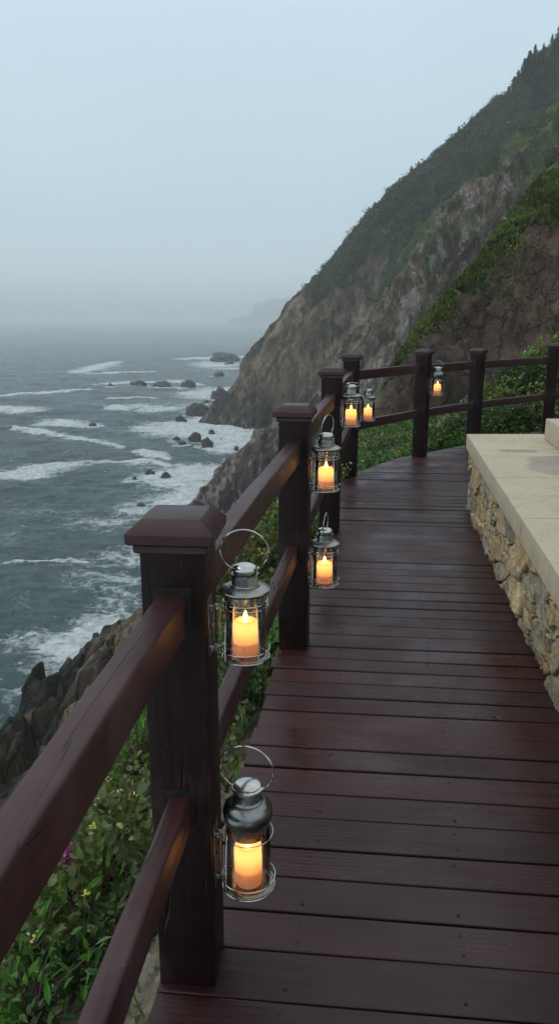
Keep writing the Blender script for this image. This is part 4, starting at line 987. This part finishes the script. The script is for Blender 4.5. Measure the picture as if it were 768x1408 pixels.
def plants():
    G = 'shrubs on the bank beside the boardwalk'
    def P(px, py, z, lift=.08):
        d = sight(px, py); Y = np.arange(.7, 14, .02); X = d[0] / d[1] * Y; Z = EYE + d[2] / d[1] * Y
        hit = np.where(height(X, Y) + lift > Z)[0]
        return (float(X[hit[0]]), float(Y[hit[0]])) if len(hit) else on_level(px, py, z)
    # seaward, below the near rails
    L = [
        ('leafy_shrub', 'round leaved olive shrub with pale buds below the nearest rail', 'shrub', 120, 1240, -.75, .34, .22, .040, 'olive', 130, 11, LEAF_ROUND, 26),
        ('leafy_shrub', 'low round leaved shrub under the pink blossom', 'shrub', 150, 1165, -.8, .24, .18, .026, 'olive', 80, 10, LEAF_ROUND, 14),
        ('flowering_plant', 'small plant with a spike of pink blossom under the top rail', 'plant', 92, 1225, -.78, .13, .20, .020, 'dry', 26, 9, LEAF_ROUND, 0),
        ('leafy_shrub', 'fresh green long leaved shrub at the bottom left corner', 'shrub', 40, 1385, -.7, .30, .26, .055, 'fresh', 60, 8, LEAF_LONG, 0),
        ('leafy_shrub', 'dark leafy shrub in the corner between both near rails', 'shrub', 105, 1330, -.75, .22, .16, .030, 'dark', 80, 9, LEAF_ROUND, 0),
        ('leafy_shrub', 'bright broad leaved plant left of the nearest post', 'shrub', 190, 1040, -.75, .24, .20, .060, 'fresh', 46, 8, LEAF_LONG, 0),
        ('leafy_shrub', 'dry yellowish shrub behind the top rail left of the nearest post', 'shrub', 175, 1120, -.7, .26, .16, .018, 'yellow', 120, 9, LEAF_ROUND, 12),
        ('leafy_shrub', 'yellow green shrub seen through the ring of the upper near lantern', 'shrub', 345, 790, -.75, .42, .34, .032, 'yellow', 150, 9, LEAF_ROUND, 30),
        ('leafy_shrub', 'brownish dry shrub between the first two posts', 'shrub', 318, 800, -.85, .45, .36, .024, 'dry', 170, 9, LEAF_ROUND, 10),
        ('leafy_shrub', 'bright green shrub behind the upper near lantern', 'shrub', 350, 905, -.45, .26, .24, .040, 'fresh', 70, 9, LEAF_ROUND, 0),
        ('leafy_shrub', 'dark green shrub low between the first two posts', 'shrub', 325, 960, -.4, .24, .15, .036, 'mid', 80, 9, LEAF_ROUND, 0),
        ('leafy_shrub', 'narrow green shrub between the second and third posts', 'shrub', 420, 745, -.4, .34, .32, .036, 'mid', 110, 9, LEAF_ROUND, 14),
        ('leafy_shrub', 'yellow flecked shrub beyond the second post', 'shrub', 408, 690, -.5, .42, .34, .036, 'yellow', 120, 9, LEAF_ROUND, 18)]
    for i, (nm, lab, cat, px, py, z, rad, h, sz, pal, nc, nl, tm, fl) in enumerate(L):
        x, y = P(px, py, z); print('shrub', px, py, round(x, 2), round(y, 2), round(hz(x, y), 2)) if DEBUG else None; ex = float(edge_x(y)); x = min(x, ex - rad * .72)
        shrub(nm, lab, cat, x, y, rad * 1.1, h * 1.5, sz, pal, nc, nl, 900 + i, tm, G, fl or None)
    # pink blossom spike
    r = [o for o in col.objects if o.name.startswith('flowering_plant')][0]; rs = np.random.default_rng(4); n = 150
    pos = rs.normal(0, 1, (n, 3)) * np.array((.034, .03, .026)) + np.array((0, 0, .25)); me = leaf_mesh('blossom', pos, rs.normal(0, 1, (n, 3)) + np.array((0, 0, .6)), np.full(n, .014), palette(n, [(.50, .09, .40), (.38, .05, .30), (.6, .2, .5)], rs, .2), LEAF_ROUND, rs); obj('blossom', me, M['leaf'], r)
    # bank beyond the bend
    Rr = [
        ('low green shrub at the foot of the fourth post', 505, 640, 8.6, .40, .22, .045, 'mid', 90), ('small fresh shrub beyond the boards left of the fifth post', 540, 632, 9.1, .45, .24, .045, 'fresh', 110),
        ('round green shrub right of the fifth post foot', 605, 610, 10.0, .5, .36, .05, 'mid', 140), ('dark shrub between the fifth and sixth posts', 630, 590, 10.8, .6, .42, .05, 'dark', 150),
        ('fresh green shrub left of the sixth post', 622, 606, 10.1, .35, .34, .045, 'fresh', 90), ('broad mid green shrub right of the sixth post', 680, 580, 11.2, .7, .42, .055, 'mid', 200),
        ('dark ivy like shrub under the lower rail behind the coping', 715, 585, 11.4, .6, .36, .055, 'dark', 170), ('yellow green shrub above the lower rail right of the sixth post', 690, 545, 12.4, .7, .45, .055, 'yellow', 180),
        ('bushy dark shrub left of the last visible post', 720, 535, 12.8, .8, .5, .06, 'dark', 200), ('fresh broad leaved shrub just under the top rail near the last post', 728, 520, 13.4, .55, .45, .085, 'fresh', 80),
        ('mid green shrub behind the last visible post', 752, 525, 13.4, .8, .5, .06, 'mid', 190), ('yellow tipped shrub above the top rail at the right edge', 765, 490, 14.4, .9, .55, .065, 'yellow', 190), ('dark shrub right of the last visible post', 790, 545, 12.6, .8, .5, .06, 'dark', 180),
        ('olive shrub above the coping block at the right edge', 770, 562, 12.0, .6, .4, .06, 'olive', 150)]
    for i, (lab, px, py, Y, rad, h, sz, pal, nc) in enumerate(Rr):
        x = at(px, py, Y)[0]; shrub('leafy_shrub', lab, 'shrub', x, Y, rad, h, sz, pal, nc, 10, 1000 + i, LEAF_ROUND, 'shrubs on the bank beyond the bend', 10 if i % 3 == 0 else None, fcol=(.5, .52, .40))
    # ---------- ground cover: uncountable
    rs = np.random.default_rng(77)
    def scatter(n, x0, x1, y0, y1, keep):
        x = rs.uniform(x0, x1, n); y = rs.uniform(y0, y1, n); m = keep(x, y); x, y = x[m], y[m]; return x, y, height(x, y)
    # leafy mat left of the walk
    def keepL(x, y):
        ex = edge_x(y); d = ex - x; cl = fbm(x, y, .45, 3, 611)
        return (d > .01 + .05 * (cl < 0)) & (d < 2.1) & ((cl > -.35 + .6 * (y < 1.7) * (d < .25)) & ~((y < 1.9) & (d < .30 + .25 * cl)) | (y > 1.9) | (rs.random(len(x)) < .10))
    x, y, z = scatter(110000, -2.6, 1.2, .8, 9.5, keepL); n = len(x)
    kinds = fbm(x, y, .9, 2, 612)
    cc = np.where((kinds > .1)[:, None], palette(n, GREENS['mid'] + GREENS['fresh'], rs), np.where((kinds > -.25)[:, None], palette(n, GREENS['olive'] + GREENS['mid'][2:], rs), palette(n, GREENS['yellow'] + GREENS['olive'] + GREENS['dry'][1:3], rs) * .9)) * .76
    up = rs.uniform(0, 1, n) ** 1.5 * .14
    me = leaf_mesh('ground_cover', np.stack([x, y, z + up], 1), rs.normal(0, 1, (n, 3)) + np.array((0, 0, .55)), rs.uniform(.014, .034, n) * (1 + y * .06), cc, LEAF_ROUND, rs)
    tag(obj('ground_cover', me, M['leaf']), 'mat of small green and olive leaves covering the bank on the sea side', 'ground cover', None, 'stuff')
    # grass blades
    def keepG(x, y):
        ex = edge_x(np.clip(y, -1, 12.2)); d = ex - x; return (d > .0) & (d < 2.4) & (fbm(x, y, .35, 3, 621) > .05)
    x, y, z = scatter(26000, -2.6, 3.6, .8, 12.5, keepG); n = len(x)
    cc = palette(n, GREENS['fresh'] + GREENS['mid'] + GREENS['dry'][:1], rs)
    GB = (np.array([(-.02, 0, 0), (.02, 0, 0), (.014, .6, .03), (-.014, .6, .03), (0, 1, -.08)]), np.array([(0, 1, 2, 3), (3, 2, 4, 4)]))
    GB = (np.array([(-.022, 0, 0), (.022, 0, 0), (.004, 1, -.08), (-.012, .6, .04)]), np.array([(0, 1, 2, 3)]))
    me = leaf_mesh('grass', np.stack([x, y, z - .01], 1), rs.normal(0, .42, (n, 3)) + np.array((0, 0, 1)), rs.uniform(.07, .20, n), cc, GB, rs)
    tag(obj('grass', me, M['leaf']), 'thin grass blades along the edge of the boards', 'grass', None, 'stuff')
    # bank beyond the bend
    def keepB(x, y):
        ex = edge_x(np.clip(y, -1, 12.2)); return ((x < ex - .05) | (y > 12.2)) & (y > 7.4) & (x > -.2 + (y - 8) * .1)
    x, y, z = scatter(90000, -.4, 9, 7.4, 19, keepB); n = len(x); kk = fbm(x, y, .8, 3, 631); up = (rs.uniform(0, 1, n) ** 1.3) * (.16 + .2 * np.clip(kk + .2, 0, 1)) * np.clip((y - 7) / 4, .3, 1)
    cc = np.where((kk > .12)[:, None], palette(n, GREENS['fresh'] + GREENS['mid'], rs), np.where((kk > -.2)[:, None], palette(n, GREENS['mid'] + GREENS['dark'], rs), palette(n, GREENS['yellow'] + GREENS['olive'], rs)))
    me = leaf_mesh('bank_foliage', np.stack([x, y, z + up], 1), rs.normal(0, 1, (n, 3)) + np.array((0, 0, .5)), rs.uniform(.03, .07, n), cc, LEAF_ROUND, rs)
    tag(obj('bank_foliage', me, M['leaf']), 'tangled low greenery covering the bank behind the railing bend', 'ground cover', None, 'stuff')
    # tufts on the near hill's grass band
    n = 150000; x = rs.uniform(2, 30, n); yr = np.interp(x, S3[:, 0], S3[:, 1]); bw = np.interp(x, [3, 8.6, 12, 20, 30], [.5, 1.0, 2.2, 7.0, 12]) * .92; y = yr - (rs.uniform(-.15, 1.0, n) + (rs.random(n) < .22) * rs.exponential(.5, n)) * bw
    m = (fbm(x, y, 2.2, 3, 641) > -.22) & (rs.random(n) < .35 + 1.3 * sstep(-.3, .3, fbm(x, y, 5, 3, 644))); x, y = x[m], y[m]; z = height(x, y); n = len(x); kk = fbm(x, y, 1.4, 3, 642)
    cc = np.where((kk > .0)[:, None], palette(n, GREENS['fresh'] + GREENS['yellow'][:2] + GREENS['mid'], rs), palette(n, GREENS['mid'] + GREENS['olive'] + GREENS['dark'], rs)) * (.62 + .5 * np.clip(fbm(x, y, 5, 3, 643) + .4, 0, 1))[:, None] * np.array((1.15, .88, 1.0))
    me = leaf_mesh('hill_grass', np.stack([x, y, z + rs.uniform(-.02, .22, n)], 1), rs.normal(0, .7, (n, 3)) + np.array((0, 0, .8)), rs.uniform(.12, .34, n), cc, LEAF_LONG, rs)
    tag(obj('hill_grass', me, M['leaf']), 'band of rough bright grass running down the crest of the near hill', 'grass', None, 'stuff')
plants()
print('plants', time.time() - T0)
# ledge stones by the first post
for i, (px, py, w, lab) in enumerate([(192, 1335, .05, 'pale rounded stone on the sandy ledge left of the nearest post foot'), (205, 1300, .035, 'small white stone beside the nearest post at the deck edge'), (318, 1098, .075, 'flat grey beige stone at the deck edge behind the lower near lantern')]):
    x, y = on_level(px, py, -.12); x = min(x, float(edge_x(y)) - w * .9); bm = bmesh.new(); bmesh.ops.create_icosphere(bm, subdivisions=4, radius=1)
    P = np.array([v.co[:] for v in bm.verts]); nn = fbm(P[:, 0] * 1.5 + i * 9, P[:, 1] * 1.5 + P[:, 2], 1, 4, 700 + i)
    for v, q in zip(bm.verts, nn): v.co = Vector((v.co.x * w, v.co.y * w * 1.3, v.co.z * w * .45)) * (1 + .3 * q)
    k = N('ledge_stone'); o = obj('ledge_stone', bm, k.done(k.pbr(Base_Color=k.mix(k.noise(k.coord('Object'), 30, 5), (.10, .09, .07), (.26, .24, .19)), Roughness=.85, Normal=k.bump(k.noise(k.coord('Object'), 40, 5), .5, .01)))); o.location = (x, y, hz(x, y) + w * .15)
    for p in o.data.polygons: p.use_smooth = True
    tag(o, lab, 'stone')

# ------------------------------------------------------------ haze, sky, sun, camera
def haze():
    bm = bmesh.new(); bm_box(bm, -15500, 15500, -700, 15600, SEA - 3, 215)
    k = N('sea_haze'); v = k.n('ShaderNodeVolumePrincipled', {'Color': (.93, .985, 1.0, 1), 'Density': .00035, 'Anisotropy': .0}).outputs[0]
    k.t.links.new(v, k.out.inputs['Volume'])
    try: k.m.volume_sampling = 'DISTANCE'
    except Exception: pass
    tag(obj('haze', bm, k.m), 'pale sea haze filling the air', None, None, 'stuff')
haze()
w = bpy.data.worlds.new('World'); scene.world = w; w.use_nodes = True; t = w.node_tree; t.nodes.clear()
out = t.nodes.new('ShaderNodeOutputWorld'); bg = t.nodes.new('ShaderNodeBackground'); sky = t.nodes.new('ShaderNodeTexSky'); sky.sky_type = 'NISHITA'; sky.sun_disc = False
SUN_EL, SUN_AZ = 48, -65      # azimuth from +Y, negative towards the sea (-X)
sky.sun_elevation = R(SUN_EL); sky.sun_rotation = R(SUN_AZ); sky.air_density = 1.0; sky.dust_density = 3.0
tc = t.nodes.new('ShaderNodeTexCoord'); sx = t.nodes.new('ShaderNodeSeparateXYZ'); t.links.new(tc.outputs['Generated'], sx.inputs[0])
rp = t.nodes.new('ShaderNodeValToRGB'); t.links.new(sx.outputs['Z'], rp.inputs[0]); e = rp.color_ramp.elements
stops = [(0, (.70, .88, .97)), (.12, (.56, .715, .81)), (.36, (.61, .775, .89)), (.6, (.80, .90, .97)), (1, (.84, .89, .92))]
while len(e) < len(stops): e.new(.5)
for q, (p, c) in zip(e, stops): q.position = p; q.color = c + (1,)
cl = t.nodes.new('ShaderNodeTexNoise'); cl.inputs['Scale'].default_value = 1.6; cl.inputs['Detail'].default_value = 4; t.links.new(tc.outputs['Generated'], cl.inputs['Vector'])
mr = t.nodes.new('ShaderNodeMapRange'); t.links.new(cl.outputs[0], mr.inputs[0]); mr.inputs[1].default_value = .3; mr.inputs[2].default_value = .7; mr.inputs[3].default_value = 9.4; mr.inputs[4].default_value = 10.4
vm = t.nodes.new('ShaderNodeVectorMath'); vm.operation = 'SCALE'; t.links.new(rp.outputs[0], vm.inputs[0]); t.links.new(mr.outputs[0], vm.inputs['Scale'])
mx = t.nodes.new('ShaderNodeMix'); mx.data_type = 'RGBA'; mx.inputs[0].default_value = .88; t.links.new(sky.outputs[0], mx.inputs[6]); t.links.new(vm.outputs[0], mx.inputs[7])
t.links.new(mx.outputs[2], bg.inputs[0]); bg.inputs[1].default_value = .1; t.links.new(bg.outputs[0], out.inputs[0])
sun = bpy.data.lights.new('sun', 'SUN'); sun.energy = .8; sun.angle = R(35); sun.color = (1, .97, .93); so = link(bpy.data.objects.new('sun', sun))
dv = Vector((math.sin(R(SUN_AZ)) * math.cos(R(SUN_EL)), math.cos(R(SUN_AZ)) * math.cos(R(SUN_EL)), math.sin(R(SUN_EL)))); so.rotation_euler = dv.to_track_quat('Z', 'Y').to_euler(); so.location = dv * 50

cam = bpy.data.cameras.new('camera'); co = link(bpy.data.objects.new('camera', cam)); co.location = (0, 0, EYE); co.rotation_euler = (math.pi / 2 - PITCH, 0, 0)
cam.sensor_fit = 'VERTICAL'; cam.sensor_height = 24; cam.lens = 24 * FPX / 1408; cam.clip_start = .05; cam.clip_end = 40000
scene.camera = co
vs_ = scene.view_settings; vs_.view_transform = 'Standard'; vs_.look = 'None'; vs_.exposure = .12; vs_.gamma = 1; vs_.use_curve_mapping = False
cy = scene.cycles; cy.use_denoising = True; cy.max_bounces = 8; cy.transparent_max_bounces = 16; cy.volume_bounces = 4; cy.caustics_reflective = False; cy.caustics_refractive = False; cy.sample_clamp_indirect = 6
try: cy.denoiser = 'OPENIMAGEDENOISE'
except Exception: pass
print('done', time.time() - T0)
